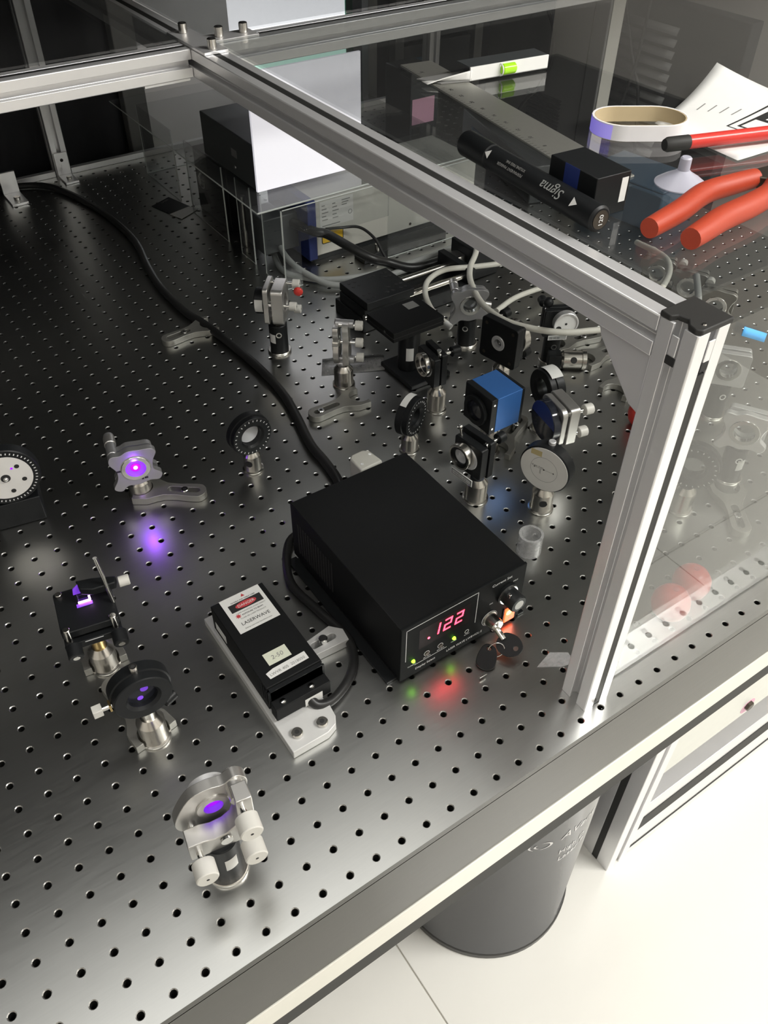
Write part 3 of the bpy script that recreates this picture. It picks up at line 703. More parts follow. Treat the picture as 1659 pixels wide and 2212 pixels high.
# 5 left rotation stage
t = thing('rotation_stage', 'white-faced graduated rotation disc on a black block at the left edge', 'optical mount', (-137, 570, 0), RZ(-100))
MB().box(-26, 26, -36, 36, 0.3, 34).build('block', 'black', t, 1.2)
MB().box(-18, 18, 8, 26, 34, 60).build('bracket', 'black', t, 1)
b = ring_mount(t, 70, 36, 24, 14, 36, marks=48, mark_r=31.5, optic=None, step=False)
wf = MB().lathe([(27.8, 0), (27.8, .5)], (0, 36, 70), (0, 1, 0), 56).build('white_face', 'disc_white', b)
for k in range(6):
    a = math.radians(20 + 60 * k); MB().lathe([(2.6, 0), (2.6, .2)], (19 * math.cos(a), 36.55, 70 + 19 * math.sin(a)), (0, 1, 0), 18).build('face_hole', 'ink', wf)
MB().lathe([(5, 0), (5, .3)], (0, 36.55, 70), (0, 1, 0), 24).build('centre_hole', 'ink', wf)
MB().sphere((0, 37.5, 69.5), 2.8).build('centre_ball', 'bright', wf)
MB().lathe([(1.3, 0), (1.3, .15)], (-9, 36.6, 81), (0, 1, 0), 12).build('violet_dot', 'violet', wf)
# 6 ring mount
t = thing('rotation_mount', 'black graduated ring mount with a frosted white disc behind the violet mount', 'optical mount', (117, 476, 0), RZ(-88))
pedestal(t, 30, 10.5, bore=True, ang=-140)
b = ring_mount(t, 55, 26.5, 13, 16, 9, marks=26, optic=None)
fd = MB().lathe([(13, 0), (13, 2)], (0, -4, 55), (0, 1, .15), 36).build('frosted_optic', 'frost', b)
# 7
t = thing('mirror_mount', 'silver three-knob mount on a black post by the corner of the acrylic cover', 'optical mount', (271, 685, 0), RZ(140))
black_post(t, 46, 13, label=-45, ang=-115)
fp = kin(t, 80, front=rrect(-22, 22, -26, 28, 5), rear=rrect(-22, 22, -26, 26, 6), knobs=((15, 20), (-15, 2), (15, -19)), km='ivory', kl=10, kr=6, yf=(6, 13), yr=(-14, 2))
MB().cyl((0, 13, 80), (0, 27, 80), 18, n=36, ch=1).build('lens_barrel', 'black', fp)
arc_label(fp, 80, 18.1, 15, 26, 150, 210)
MB().sphere((-8, -34, 101), 6.5, sc=(.6, 1, 1)).build('red_cap', 'red', t)
# 8
t = thing('mirror_mount', 'tall silver mirror mount with three knobs on a steel pedestal in mid table', 'optical mount', (303, 564, 0), RZ(140))
pedestal(t, 32, 13)
kin(t, 68, front=smooth_closed([(-16, 28), (0, 26), (10, 28), (14, 18), (10, 6), (16, -8), (18, -24), (6, -30), (-10, -28), (-18, -12), (-12, 4), (-17, 16)], 4), rear=smooth_closed([(-14, 31), (0, 30), (10, 26), (8, 10), (14, -6), (18, -26), (4, -34), (-12, -30), (-14, -10), (-10, 8)], 4), rf=11, rr=7, knobs=((-3, 27), (-1, 0), (6, -27)), km='ivory', kl=10, kr=6.3, yr=(-9, -1), yf=(4, 11), optic='mirror')
for z in (95, 41):
    MB().cyl((0, -15, z), (0, 9, z), 5.6, n=22, ch=.6).build('adjuster_barrel', 'mount', t)
# 9 black mount with silver ring
t = thing('lens_mount', 'black adjustable lens mount with a silver ring beside the black stage post', 'optical mount', (374, 450, 0), RZ(174))
pedestal(t, 34, 12.2, 6)
fp = kin(t, 68, front=rrect(-21, 21, -24, 18, 3), rear=rrect(-21, 21, -24, 22, 3), m='black', km='black', knobs=((-15, 20), (16, -8)), xo=8, yf=(5, 14), optic=None, kl=12, kr=6.5)
MB().ring((8, 14, 70), (8, 21, 70), 15.5, 13, 44, .6).build('silver_ring', 'steel', fp)
MB().lathe([(12.9, 0), (12.9, .5)], (8, 14.6, 70), (0, 1, 0), 32).build('dark_optic', 'dark_glass', fp)
MB().lathe([(2, 0), (2, 7), (3, 7.2), (3, 9)], (-6, 4, 86), (0, 0, 1), 14).build('top_screw', 'bright', fp)
# 10
t = thing('rotation_mount', 'black graduated ring mount with a handwritten label left of the blue camera', 'optical mount', (296, 401, 0), RZ(-66))
pedestal(t, 27, 10.5)
b = ring_mount(t, 53, 26, 11, 17, 9, marks=26, mark_r=20, optic='mirror')
l = arc_label(b, 53, 26.15, -7, 1.5, 55, 118)
# 11 blue camera
t = thing('camera', 'bright blue cube camera with black face plates on a post', 'camera', (376, 345, 0), 0)
pedestal(t, 48, 12.2)
MB().box(-16, 21, -24, 24, 51, 99).build('body', 'blue', t, .4)
fpz = MB().box(-25, -16, -24, 24, 50.6, 99.4).build('front_plate', 'black', t, .8)
MB().ring((-30, 0, 74), (-25, 0, 74), 19, 13, 44, .7).build('lens_ring', 'black', fpz); MB().lathe([(13, 0), (13, .4)], (-26, 0, 74), (-1, 0, 0), 32).build('sensor_window', 'dark_glass', fpz)
MB().box(21, 25, -24, 24, 50.6, 99.4).build('back_plate', 'black', t, .6)
for z in (58, 92): MB().lathe([(1.4, 0), (1.4, .3)], (-20.5, -24, z), (0, -1, 0), 10).build('plate_screw', 'bright', fpz)
fork_clamp('fork clamp holding the blue camera post, slot pointing right', 381, 335, 24, 55)
# 12
t = thing('lens_mount', 'black adjustable mount with a silver lens ring and name plate in front of the camera', 'optical mount', (308, 286, 0), RZ(186))
pedestal(t, 32, 13)
fp = kin(t, 68, front=rrect(-21, 21, -22, 20, 3), rear=rrect(-21, 23, -26, 24, 3), m='black', km='black', knobs=((-15, 20), (16, -16)), xo=4, yf=(6, 16), optic=None, kl=10, kr=6.3)
MB().ring((8, 16, 70), (8, 26, 70), 15.5, 12.8, 44, .6).build('silver_ring', 'steel', fp)
MB().ring((8, 16.5, 70), (8, 24, 70), 12.8, 9.2, 40, .3).build('inner_ring', 'black', fp)
MB().ring((8, 4, 70), (8, 22, 70), 9.2, 8.4, 36).build('inner_tube', 'alu', fp)
MB().cyl((18, 12, 84), (22, 12, 97), 1.8, n=12).build('top_screw', 'bright', fp); MB().sphere((22, 12, 98), 2.7).build('screw_head', 'bright', fp)
np_ = MB().box(-16, 17, 26.2, 27, 43, 52).build('name_plate', 'label', fp, .2)
MB().box(-14.5, 15.5, 27, 27.1, 44.3, 50.7).build('plate_border', 'ink', np_); MB().box(-13.8, 14.8, 27.1, 27.2, 45, 50).build('plate_field', 'label', np_)
text('lettering', 'HINDS-03', 4.4, 'grey_ink', np_, axes((14, 27.25, 46), (-1, 0, 0), (0, 0, 1)), sx=1.15)
# 13 target disc
t = thing('alignment_target', 'round white alignment target with crosshair and a scrap of tape on a pedestal', 'target', (360, 231, 0), RZ(-160))
pedestal(t, 33, 12.6, bore=True, ang=-128)
b = ring_mount(t, 65, 30, 20, 15, 10, marks=0, optic=None, step=False)
wf = MB().lathe([(28.4, 0), (28.4, .6)], (0, 10, 65), (0, 1, 0), 60).build('white_face', 'disc_white', b)
MB().ring((0, 10.6, 65), (0, 10.7, 65), 16.2, 15.9, 48).build('printed_circle', 'grey_ink', wf)
MB().box(-12, 12, 10.62, 10.7, 64.85, 65.15).build('printed_line', 'grey_ink', wf)
for x, z, r in ((0, 65, 1.0), (-11.5, 65, .8), (11.5, 65, .8)): MB().lathe([(r, 0), (r, .12)], (x, 10.6, z), (0, 1, 0), 12).build('printed_dot', 'ink', wf)
text('lettering', '10 mm  5 mm', 2.6, 'ink', wf, axes((8, 10.7, 66), (-1, 0, 0), (0, 0, 1)), 'CENTER'); text('lettering', 'DEMO', 2.6, 'grey_ink', wf, axes((3, 10.7, 58), (0, 0, 1), (1, 0, 0)))
MB().box(5, 18, 10.62, 10.8, 81, 88).build('tape_scrap', 'tape', wf)
MB().cyl((0, 0, 94), (0, 0, 99), 4, n=18, ch=.5).build('top_screw', 'alu', b)
# 14 filter mount
t = thing('filter_mount', 'silver mount with two pale knobs holding a dark filter disc with a painted blue reflection', 'optical mount', (422, 285, 0), RZ(168))
black_post(t, 42, 12, ang=-150)
fp = kin(t, 68, front=rrect(-23, 23, -26, 26, 9), rear=rrect(-23, 23, -26, 26, 5), rf=0, rr=0, knobs=((-17, 18), (-15, -16)), km='ivory', kl=11, kr=6.6, yr=(-15, -2), yf=(1, 8), optic=None)
d = MB().lathe([(25, 0), (25.4, .5), (25.4, 9), (24.8, 9.6)], (2, 8, 68), (0, 1, 0), 48).build('filter_disc', 'dark_glass', fp)
hs = [(24.6 * math.cos(math.radians(a)), 24.6 * math.sin(math.radians(a))) for a in range(5, 176, 10)]
MB().prism(hs, 0, .15).xf(place(UP, (2, 17.8, 68))).build('blue_reflection', 'navy', d)  # reflection of the blue camera painted over half the disc
# 15 ring with label
t = thing('rotation_mount', 'black ring mount with a white top label behind the dark filter disc', 'optical mount', (459, 340, 0), RZ(170))
pedestal(t, 32, 12)
b = ring_mount(t, 66, 26, 12, 20, 10, marks=0, optic='lens'); arc_label(b, 66, 26.15, -10, 6, 62, 122)
# 16 cluster
t = thing('cage_plate', 'square black cage plate with a small centre lens and screws behind the camera', 'optical mount', (486, 452, 0), RZ(190))
pedestal(t, 30, 12.2, 6)
fp = kin(t, 66, front=rrect(-30, 30, -30, 30, 5), rear=rrect(-26, 26, -26, 26, 4), m='black', rf=8, rr=0, km='black', knobs=((20, 22), (-20, -20)), yf=(3, 14), yr=(-8, 1), kl=12)
for x in (-22, 22):
    for z in (44, 88): MB().lathe([(2.4, 0), (2.4, .3)], (x, 14, z), (0, 1, 0), 14).build('plate_screw', 'jaw', fp)
MB().ring((-4, -20, 66), (-4, -8, 66), 24, 21, 40, .6).build('silver_ring', 'steel', t)
t = thing('lens_mount', 'small silver ring with a white disc face on a black mount under the beam', 'optical mount', (577, 452, 0), RZ(-118))
black_post(t, 40, 12)
fp = kin(t, 66, front=rrect(-20, 20, -20, 20, 3), rear=rrect(-20, 20, -20, 20, 3), m='black', km='black', knobs=((16, 18), (-16, -14)), rf=0, rr=0, optic=None, yf=(5, 12))
MB().ring((-8, 12, 70), (-8, 22, 70), 17, 15, 44, .6).build('silver_ring', 'alu', fp)
wf = MB().lathe([(15, 0), (15, .5)], (-8, 20, 70), (0, 1, 0), 44).build('white_face', 'white', fp)
MB().lathe([(1.7, 0), (1.7, .2)], (-8, 20.5, 70), (0, 1, 0), 14).build('face_hole', 'ink', wf); MB().lathe([(4, 0), (4, .2)], (1.5, 20.5, 63), (0, 1, 0), 18).build('dark_spot', 'ink', wf)
np_ = MB().box(-12, 14, 20, 20.6, 46, 53).build('name_plate', 'label', fp); MB().box(-11, 13, 20.6, 20.7, 46.8, 52.2).build('plate_field', 'cable_grey', np_)
text('lettering', '1S 10 00', 4, 'ink', np_, axes((12, 20.75, 47.8), (-1, 0, 0), (0, 0, 1)))
k = MB().sphere((15, 2, 94), 7).build('ball_handle', 'black', t); MB().cyl((15, 2, 84), (15, 2, 90), 3, n=12).build('handle_shaft', 'black', t)
t = thing('post_collar', 'short steel post lying on its side with a dark bore beside two fork clamps', 'post', (588, 420, 0), -36)
MB().lathe([(10, -16), (12.4, -13), (12.4, 12), (14.2, 12.5), (14.2, 18), (11, 19)], (0, 0, 14.4), (1, 0, 0), 40).build('pedestal', 'steel', t)
MB().lathe([(4.5, 0), (4.5, .4)], (0, -11, 20), (0, -.87, .5), 20).build('side_bore', 'ink', t)
MB().box(-34, -16, -9, 9, 4, 24).build('clamp_block', 'black', t, 1)
fork_clamp('fork clamp with its slot to the right, uppermost of three under the gusset', 604, 470, -12, 48)
fork_clamp('fork clamp with its slot to the right, middle of three under the gusset', 612, 418, -4, 48)
fork_clamp('fork clamp partly hidden by the gusset, lowest of three', 590, 340, 20, 52)
# 17
t = thing('mirror_mount', 'silver clover-shaped mount with a lens on a black post inside the pale cable loop', 'optical mount', (505, 552, 0), RZ(-122))
black_post(t, 44, 13, ang=-140)
fp = kin(t, 70, front=[(-x, y) for x, y in CLOVER], rear=[(-x * .9, y * .9) for x, y in CLOVER], rf=12, rr=9, m='mount', knobs=((21, 17),), kl=12, kr=6, yr=(-4, 3), yf=(8, 15), balls=False)
MB().cyl((21, -22, 87), (21, 6, 87), 5.6, n=22, ch=.6).build('adjuster_barrel', 'mount', t)
MB().cyl((-22, -4, 62), (-32, -4, 60), 5, n=18, ch=.5).build('side_knob', 'alu_knob', t)
# loose forks
fork_clamp('loose fork clamp with a forked end lying left of the labelled ring mount', 300, 520, 180, 60)
fork_clamp('fork clamp pinning the thick black cable near the acrylic cover', 214, 796, 184, 42)
# 18 linear stage
t = thing('linear_stage', 'black linear stage with drilled top plate and long rail behind mid table', 'stage', (440, 690, 0), 0)
MB().box(-44, 150, -34, 44, .3, 22).build('base', 'black', t, 1)
tp = MB().box(-40, 44, -38, 37, 38, 50).build('top_plate', 'black', t, .8); MB().box(-42, 40, -34, 34, 22, 37.5).build('carriage', 'black', t, .8)
hm = MB().lathe([(2.6, 0), (2.6, .25)], (0, 0, 0), (0, 0, 1), 14)
first = None
for x in (-30, -20, 4, 14, 28, 36):
    for y in (-26, -14, 14, 26):
        if (x, y) in ((4, -14), (14, 14), (4, 14)): continue
        if first is None: first = hm.build('plate_hole', 'ink', tp); o = first
        else: o = first.copy(); COL.objects.link(o)
        o.location = (x * S, y * S, .05005)
for y in (-22, 20): MB().cyl((44, y, 30), (150, y, 30), 5, n=20).build('guide_rod', 'steel', t)
MB().box(150, 162, -36, 44, .3, 46).build('end_plate', 'black', t, .8)
for z in (16, 30): MB().cyl((-42, -10 - z, z), (-47, -10 - z, z), 4.2, n=18, ch=.5).build('stop_screw', 'steel', t)
mo = MB().box(185, 240, 0, 55, .3, 55).build('motor', 'black', t, 1.5); MB().box(162, 185, 15, 40, 15, 40).build('coupling', 'steel', t, 1)
# 19 raised platform
t = thing('raised_platform', 'flat black platform with a silver sticker on a short black post', 'stage', (402, 537, 0), 0)
MB().box(-32, 34, -38, 36, .3, 7).build('base_plate', 'black', t, 1)
MB().cyl((-6, 6, 7), (-6, 6, 66), 15, n=40, ch=1).build('post_holder', 'black', t)
pl = MB().box(-45, 38, -12, 52, 66, 80).build('platform', 'black_case', t, .8); MB().box(-45.4, 38.4, -12.4, 52.4, 71.6, 72.8).build('platform_groove', 'ink', pl)
MB().box(8, 26, 28, 44, 80, 80.15).build('silver_sticker', 'grey_case', pl)
arc = [( -6 + 15.15 * math.cos(math.radians(a)), 6 + 15.15 * math.sin(math.radians(a))) for a in range(-140, -99, 8)]
MB().add([(x, y, z) for x, y in arc for z in (24, 44)], [(2 * i, 2 * i + 2, 2 * i + 3, 2 * i + 1) for i in range(len(arc) - 1)]).build('sticker', 'label', t)
MB().lathe([(2, 0), (2, .5)], (-45, 8, 74), (-1, 0, 0), 14).build('side_screw', 'bright', pl)
# slip of paper under mount 8
o = MB().grid(lambda u, v: (288 + 80 * u + 22 * v, 598 - 38 * u + 34 * v, .5 + .6 * math.sin(u * 5) ** 2), 8, 2).build('clear_bag', 'film', solid=.2)
tag(o, 'flat clear plastic bag lying under the tall silver mirror mount', 'bag')
# ================================================================ LASER DRIVER
t = thing('laser_driver', 'large black laser power supply with a lit red number display', 'power supply', (86, 124, 0))
MB().box(0, 146, 1.2, 199, 4, 79).build('case', 'black_case', t, 1.0)
fp = MB().box(-.4, 146.4, 0, 3, 2.5, 79.6).build('front_panel', 'black_panel', t, .6)
for x0, x1 in ((-11, 0), (146, 154)):
    MB().box(x0, x1, 6 if x0 < 0 else 0, 195, .4, 3).build('mounting_flange', 'black', t, .4)
for x in (10, 136):
    for y in (10, 188): MB().cyl((x, y, .2), (x, y, 4), 6, n=18).build('foot', 'rubber', t)
vm = MB().box(-.5, .1, 0, 2.2, 18, 60); v0 = None
for k in range(14):
    if v0 is None: v0 = vm.build('vent_slot', 'ink', t); o = v0
    else: o = v0.copy(); COL.objects.link(o)
    o.location = (0, (118 + 5 * k) * S, 0)
# front print and controls, panel-local x along the panel, y = 0 face
def fx(name, m, x0, x1, z0, z1, d=.15, par=fp): return MB().box(x0, x1, -d, 0, z0, z1).build(name, m, par)
fx('outline_print', 'white_ink', 5, 87.5, 74.6, 75.2); fx('outline_print', 'white_ink', 5, 5.6, 30, 75.2); fx('outline_print', 'white_ink', 87, 87.6, 31, 75.2)
dw = fx('display_window', 'window_dark', 20, 79, 38, 66, .1)
SEG = {'1': 'bc', '2': 'abged'}
def seg_digit(ch, x, z, w=8.6, h=15.5, th=1.7, sl=.14):
    g = MB(); q = .35
    R_ = {'a': (0, h - th, w, h), 'g': (0, h / 2 - th / 2, w, h / 2 + th / 2), 'd': (0, 0, w, th), 'b': (w - th, h / 2 + q, w, h - q), 'c': (w - th, q, w, h / 2 - q), 'e': (0, q, th, h / 2 - q), 'f': (0, h / 2 + q, th, h - q)}
    for s_ in SEG[ch]:
        a, b, c, d = R_[s_]
        g.add([(x + px + pz * sl, -.35, z + pz) for px, pz in ((a, b), (c, b), (c, d), (a, d))] + [(x + px + pz * sl, -.1, z + pz) for px, pz in ((a, b), (c, b), (c, d), (a, d))],
              [(0, 1, 2, 3), (7, 6, 5, 4), (0, 4, 5, 1), (1, 5, 6, 2), (2, 6, 7, 3), (3, 7, 4, 0)])
    return g.build('digit', 'seg', dw)
seg_digit('1', 34, 46); seg_digit('2', 47.5, 46); seg_digit('2', 61, 46)
MB().lathe([(1.3, 0), (1.3, .4)], (31, -.1, 48), (0, -1, 0), 14).build('decimal_point', 'led_red', dw)
for x, m in ((14, 'led_green'), (62, 'led_green')): MB().lathe([(1.9, 0), (1.9, 1), (1.2, 2)], (x, 0, 25.5), (0, -1, 0), 16).build('indicator_led', m, fp)
for x, z in ((30, 25.5), (46, 25.5)):
    MB().lathe([(2.4, 0), (2.4, 1.2)], (x, 0, z), (0, -1, 0), 18).build('trim_button', 'jaw', fp)
    MB().ring((x, -.2, z), (x, 0, z), 3.3, 2.8, 24).build('button_outline', 'white_ink', fp)
MB().ring((78, -.2, 24), (78, 0, 24), 2.6, 2.1, 20).build('button_outline', 'white_ink', fp)
def ft(body, size, x, z, **k): return text('lettering', body, size, 'white_ink', fp, axes((x, -.12, z), (1, 0, 0), (0, 0, 1)), **k)
ft('CURRENT', 2.2, 8, 18.6); ft('SET1 SET2', 2.0, 26, 19.4); ft('SET3 SET4', 2.0, 42, 19.4); ft('POWER', 2.0, 59, 19.8); ft('ALARM', 2.0, 75, 19)
fx('underline', 'white_ink', 16, 54, 17.4, 17.8); ft('Display Select', 4.2, 17, 9.5); ft('LASER WAVE LWBVIOL-E', 4.3, 54, 9.5, sx=.92)
ft('Current Set', 4.6, 104, 70.5, sx=1.1); ft('MAX', 2.8, 131, 62); ft('MIN', 2.4, 103.5, 46)
kn = MB().lathe([(12, 0), (12, 2.5), (9.6, 3), (9.6, 17), (8.6, 18.5)], (124, 0, 51), (0, -1, 0), 36).build('current_knob', 'black', fp)
MB().ring((124, -2.6, 51), (124, -4.2, 51), 11, 9.6, 36).build('silver_skirt', 'bright', kn); MB().lathe([(5.4, 0), (5.4, .4)], (124, -18.5, 51), (0, -1, 0), 24).build('knob_cap', 'label', kn)
MB().box(117, 119.6, -12, -8, 57, 62).build('lock_lever', 'bright', kn, .4)
rk = MB().box(125, 138.5, -2.4, 0, 5.5, 25).build('rocker_switch', 'rocker', fp, 1)
MB().lathe([(3.6, 0), (3.6, .15)], (130, -2.4, 19.6), (0, -1, 0), 20).build('bulb_glow', 'rocker_hot', rk); MB().ring((133, -2.6, 10), (133, -2.4, 10), 2.2, 1.6, 20).build('off_mark', 'white_ink', rk)
MB().box(123.6, 125, -1.2, 0, 4.6, 26).box(138.5, 140, -1.2, 0, 4.6, 26).build('switch_bezel', 'black', rk)
lk = MB().lathe([(8.4, 0), (8.4, .4), (7.2, .8), (7.2, 12), (6.4, 13)], (106, 0, 25), (0, -1, 0), 32).build('key_lock', 'steel', fp)
MB().ring((106, -.3, 25), (106, 0, 25), 9.6, 9.1, 36).build('lock_outline', 'white_ink', lk)
# keys
ks = thing('key', 'black-headed key turned in the lock of the power supply', 'key', (192, 111, 0))
MB().box(-1, 1, -8, 14, 20.4, 22.6).build('key_blade', 'steel', ks, .2)
MB().lathe([(3.2, 0), (3.2, 13)], (0, 2, 20.8), (0, -.93, -.36), 18).build('key_collar', 'steel', ks)
bow = plate2d('key_head', [smooth_closed([(-12, 0), (-8, -9), (4, -11), (13, -4), (13, 5), (4, 11), (-8, 9)], 4), circ(2.6, 18, (8, 0))], -1.6, 1.6, 'black', ks, axes((1.5, -16, 13), (.35, -.94, 0), (.8, .28, .52)), .7)
k2 = thing('key', 'black-headed spare key hanging on a ring and resting on the table', 'key', (171, 101, 0))
plate2d('key_head', [smooth_closed([(-13, 0), (-9, -8), (3, -9), (12, -5), (13, 4), (3, 9), (-9, 9)], 4), circ(2.4, 18, (9, 0))], -1.6, 1.6, 'black', k2, axes((0, -2, 5.2), (.75, .62, .25), (-.6, .75, .05)), .7)
MB().box(-20, -12, -16, -13.6, 3, 4.6).build('key_blade', 'steel', k2)
kr = MB().tube([Vector((182, 99, 9)) + Vector((.5, .2, .84)).normalized() * (7.5 * math.cos(a)) + Vector((.7, -.7, 0)) * (7.5 * math.sin(a)) for a in [i * math.pi / 8 for i in range(17)]], .55, 8, 3).build('key_ring', 'bright')
tag(kr, 'thin wire key ring joining the two black-headed keys', 'key ring')

# ================================================================ LASER HEAD
t = thing('laser_module', 'small black laser head with white warning label on a pale mounting plate', 'laser', (-8, 200, 0))
plate2d('mounting_plate', [[(-28, 90), (21, 90), (21, -50), (24, -62), (22, -77), (18, -84), (8, -88), (-28, -88)]], .3, 10.5, 'plate', t, None, .7)
MB().box(-26, 31, -52, 72, 10.6, 13).build('base_foot', 'plate', t, .3)
bx = MB().box(-25, 31, -40, 72, 13, 45).build('case', 'black_case', t, .8)
MB().box(-25, 31, -55, -44.2, 13, 30).build('rear_step', 'black_case', t, .7)
for k in range(4): MB().box(-25.6, 31.6, -44 + 4 * k, -42 + 4 * k, 22, 42).build('cooling_fin', 'black', t)
MB().box(-23.5, 29.5, -44, -40.2, 13.2, 43).build('fin_core', 'black', t)
for x, y in ((-15, -50), (14, -50)):
    s_ = MB().lathe([(2.9, 0), (2.7, 1.4), (1.2, 2)], (x, y, 30), (0, 0, 1), 18).build('case_screw', 'bright', t)
lb = MB().box(-16, 26, 26, 72, 45, 45.15).build('warning_label', 'label', bx)
MB().box(-11.5, 22.5, 52, 62, 45.15, 45.22).build('danger_band', 'ink', lb)
MB().prism([(5.5 + 11 * math.cos(a), 57 + 3.8 * math.sin(a)) for a in [i * math.pi / 16 for i in range(32)]], 45.22, 45.3).build('danger_oval', 'red_ink', lb)
MB().prism([(5, 66.5), (9, 66.5), (7, 70)], 45.15, 45.25).build('warning_triangle', 'red_ink', lb)
MB().prism([(-8 + (3.2 if i % 2 else 1.5) * math.cos(i * math.pi / 8), 46 + (3.2 if i % 2 else 1.5) * math.sin(i * math.pi / 8)) for i in range(16)], 45.15, 45.25).build('laser_burst', 'red_ink', lb)
def lt(body, size, x, y, m='ink', par=None, z=45.24, **k): return text('lettering', body, size, m, par or lb, axes((x, y, z), (1, 0, 0), (0, 1, 0)), **k)
lt('DANGER', 4.4, 5.5, 55.4, 'label', z=45.36, align='CENTER'); lt('INVISIBLE AND VISIBLE LASER', 2.0, 5.5, 63, align='CENTER')
lt('LASER RADIATION AVOID DIRECT', 2.0, 7, 48.6, 'grey_ink', align='CENTER'); lt('EXPOSURE TO BEAM', 2.4, 7, 45, align='CENTER'); lt('CLASS IIIb LASER PRODUCT', 2.2, 6, 41.4, 'grey_ink', align='CENTER')
lt('LASERWAVE', 5.4, 5, 34, align='CENTER'); lt('Beijing Laserwave OptoElectronics', 2.0, 5, 29, 'grey_ink', align='CENTER')
n1 = MB().box(-11, 12, -20, -6, 45, 45.2).build('handwritten_note', 'note', bx); text('lettering', '2-50', 6.6, 'grey_ink', n1, axes((.5, -15.5, 45.3), (1, 0, 0), (0, 1, 0)), 'CENTER', shear=.1)
n2 = MB().prism([(-17, -33), (23, -32), (23, -23), (-10, -24), (-18, -26)], 45, 45.2).build('handwritten_note', 'label', bx); text('lettering', 'LWVR 405  2018050', 4.2, 'grey_ink', n2, axes((2.5, -30.5, 45.3), (1, .02, 0), (-.02, 1, 0)), 'CENTER')
MB().box(-25.2, -25, 43, 65, 19, 29).build('side_label', 'label', bx)
MB().box(4, 22, -55.3, -55, 12, 22).build('rear_label', 'label', t)
for x, y in ((-16, -74), (8, -77)):
    s_ = MB().cyl((x, y, 10.5), (x, y, 14.2), 5.2, n=26, ch=.6).build('cap_screw', 'steel', t); MB().lathe([(2.4, 0), (2.4, .1)], (x, y, 14.2), (0, 0, 1), 6).build('hex_socket', 'ink', s_)
br = plate2d('side_bracket', [[(32, -10), (78, -12), (80, 2), (70, 13), (32, 7)], rrect(42, 70, -3.6, 3.6, 3.6)], .3, 11, 'plate', t, None, .5)
s_ = MB().cyl((56, 0, 8), (56, 0, 16), 4.4, n=22, ch=.6).build('cap_screw', 'bright', br)
cb = MB().tube([(2, 149, 17), (6, 141, 12), (20, 140, 7.5), (40, 148, 6), (57, 161, 5.5), (68, 178, 5.5), (72, 200, 5.5), (66, 240, 5.5), (62, 290, 5.5), (90, 340, 5.5), (120, 336, 14), (126, 327, 20)], 4.6, 14, 8).build('laser_cable', 'cable_black')
tag(cb, 'black cable curving from the small laser head to the power supply', 'cable')

# ================================================================ CABLES
def cable(name, label, pts, r, m, grp=None):
    o = MB().tube(pts, r, 12, 8).build(name, m); return tag(o, label, 'cable', grp)
cable('mains_cable', 'thick black cable winding from the power supply to the far left corner',
      [(150, 330, 24), (168, 352, 16), (186, 392, 8), (192, 430, 6.5), (195, 471, 6.5), (209, 530, 6.5), (219, 584, 6.5), (221, 654, 6.5), (216, 728, 6.5), (208, 802, 6.5), (199, 848, 6.5), (198, 933, 6.5), (207, 1009, 6.5), (226, 1115, 6.5), (223, 1238, 6.5), (204, 1345, 6.5), (176, 1420, 6.5), (130, 1452, 6.5), (60, 1458, 6.5), (-120, 1458, 6.5)], 6, 'cable_black')
pg = thing('plug', 'pale grey plug block standing behind the black power supply', 'plug', (210, 371, 0), 2)
MB().prism([(-15, -14), (15, -14), (13, 9), (7, 15), (-9, 15), (-14, 10)], .3, 46).build('plug_body', 'beige', pg, 2)
for x, y in ((-8, -6), (9, 3)): MB().lathe([(1.8, 0), (1.8, .3)], (x, y, 46), (0, 0, 1), 14).build('plug_screw', 'bright', pg)
cable('grey_cable', 'grey round cable looping round the inside corner of the acrylic cover, outer of two', [(438, 1005, 58), (424, 990, 40), (406, 951, 14), (388, 890, 6), (398, 850, 6), (432, 814, 6), (490, 792, 6), (556, 786, 6), (615, 788, 6), (700, 792, 6), (800, 790, 6)], 5, 'cable_grey')
cable('grey_cable', 'grey round cable looping round the inside corner of the acrylic cover, inner of two', [(438, 975, 74), (426, 968, 60), (406, 925, 30), (398, 872, 21), (408, 826, 14), (426, 792, 9), (470, 774, 6), (540, 772, 6), (620, 770, 6), (720, 770, 6)], 5, 'cable_grey')
cable('black_hose', 'stiff black hose slanting down in front of the beige laser', [(426, 950, 68), (429, 915, 64), (446, 874, 60), (462, 862, 56), (480, 815, 46), (500, 790, 34), (530, 785, 20), (568, 765, 9), (640, 760, 8)], 7.5, 'cable_black')
cable('thin_cable', 'thin black wire arching over the black hose by the yellow label', [(466, 872, 60), (495, 874, 54), (524, 862, 52), (536, 834, 40), (540, 804, 16), (560, 780, 5), (640, 745, 4)], 2.4, 'cable_black')
cable('pale_cable', 'pale cable looping low on the table in front of the linear stage', [(720, 640, 45), (655, 645, 45), (605, 661, 45), (563, 678, 45), (524, 669, 44), (499, 645, 40), (493, 618, 26), (505, 600, 10)], 4.2, 'cable_white')
ce = MB().cyl((505, 600, 10), (508, 590, 6), 4.6, n=14).build('cable_end', 'label'); ce.parent = None
tag(ce, 'white cable end sleeve near the black platform', 'sleeve')
cable('pale_cable', 'pale cable hanging in a big loop across the mounts under the beam', [(640, 700, 100), (581, 632, 92), (541, 597, 90), (514, 561, 90), (491, 508, 90), (488, 462, 90), (502, 429, 90), (525, 401, 90), (556, 382, 90), (600, 370, 92), (690, 380, 110), (760, 430, 110), (800, 520, 90)], 4.2, 'cable_white')
cable('pale_cable', 'pale cable running straight back from the black cage plate', [(566, 559, 30), (614, 575, 28), (667, 584, 22), (740, 592, 12), (820, 600, 6)], 4.0, 'cable_white')
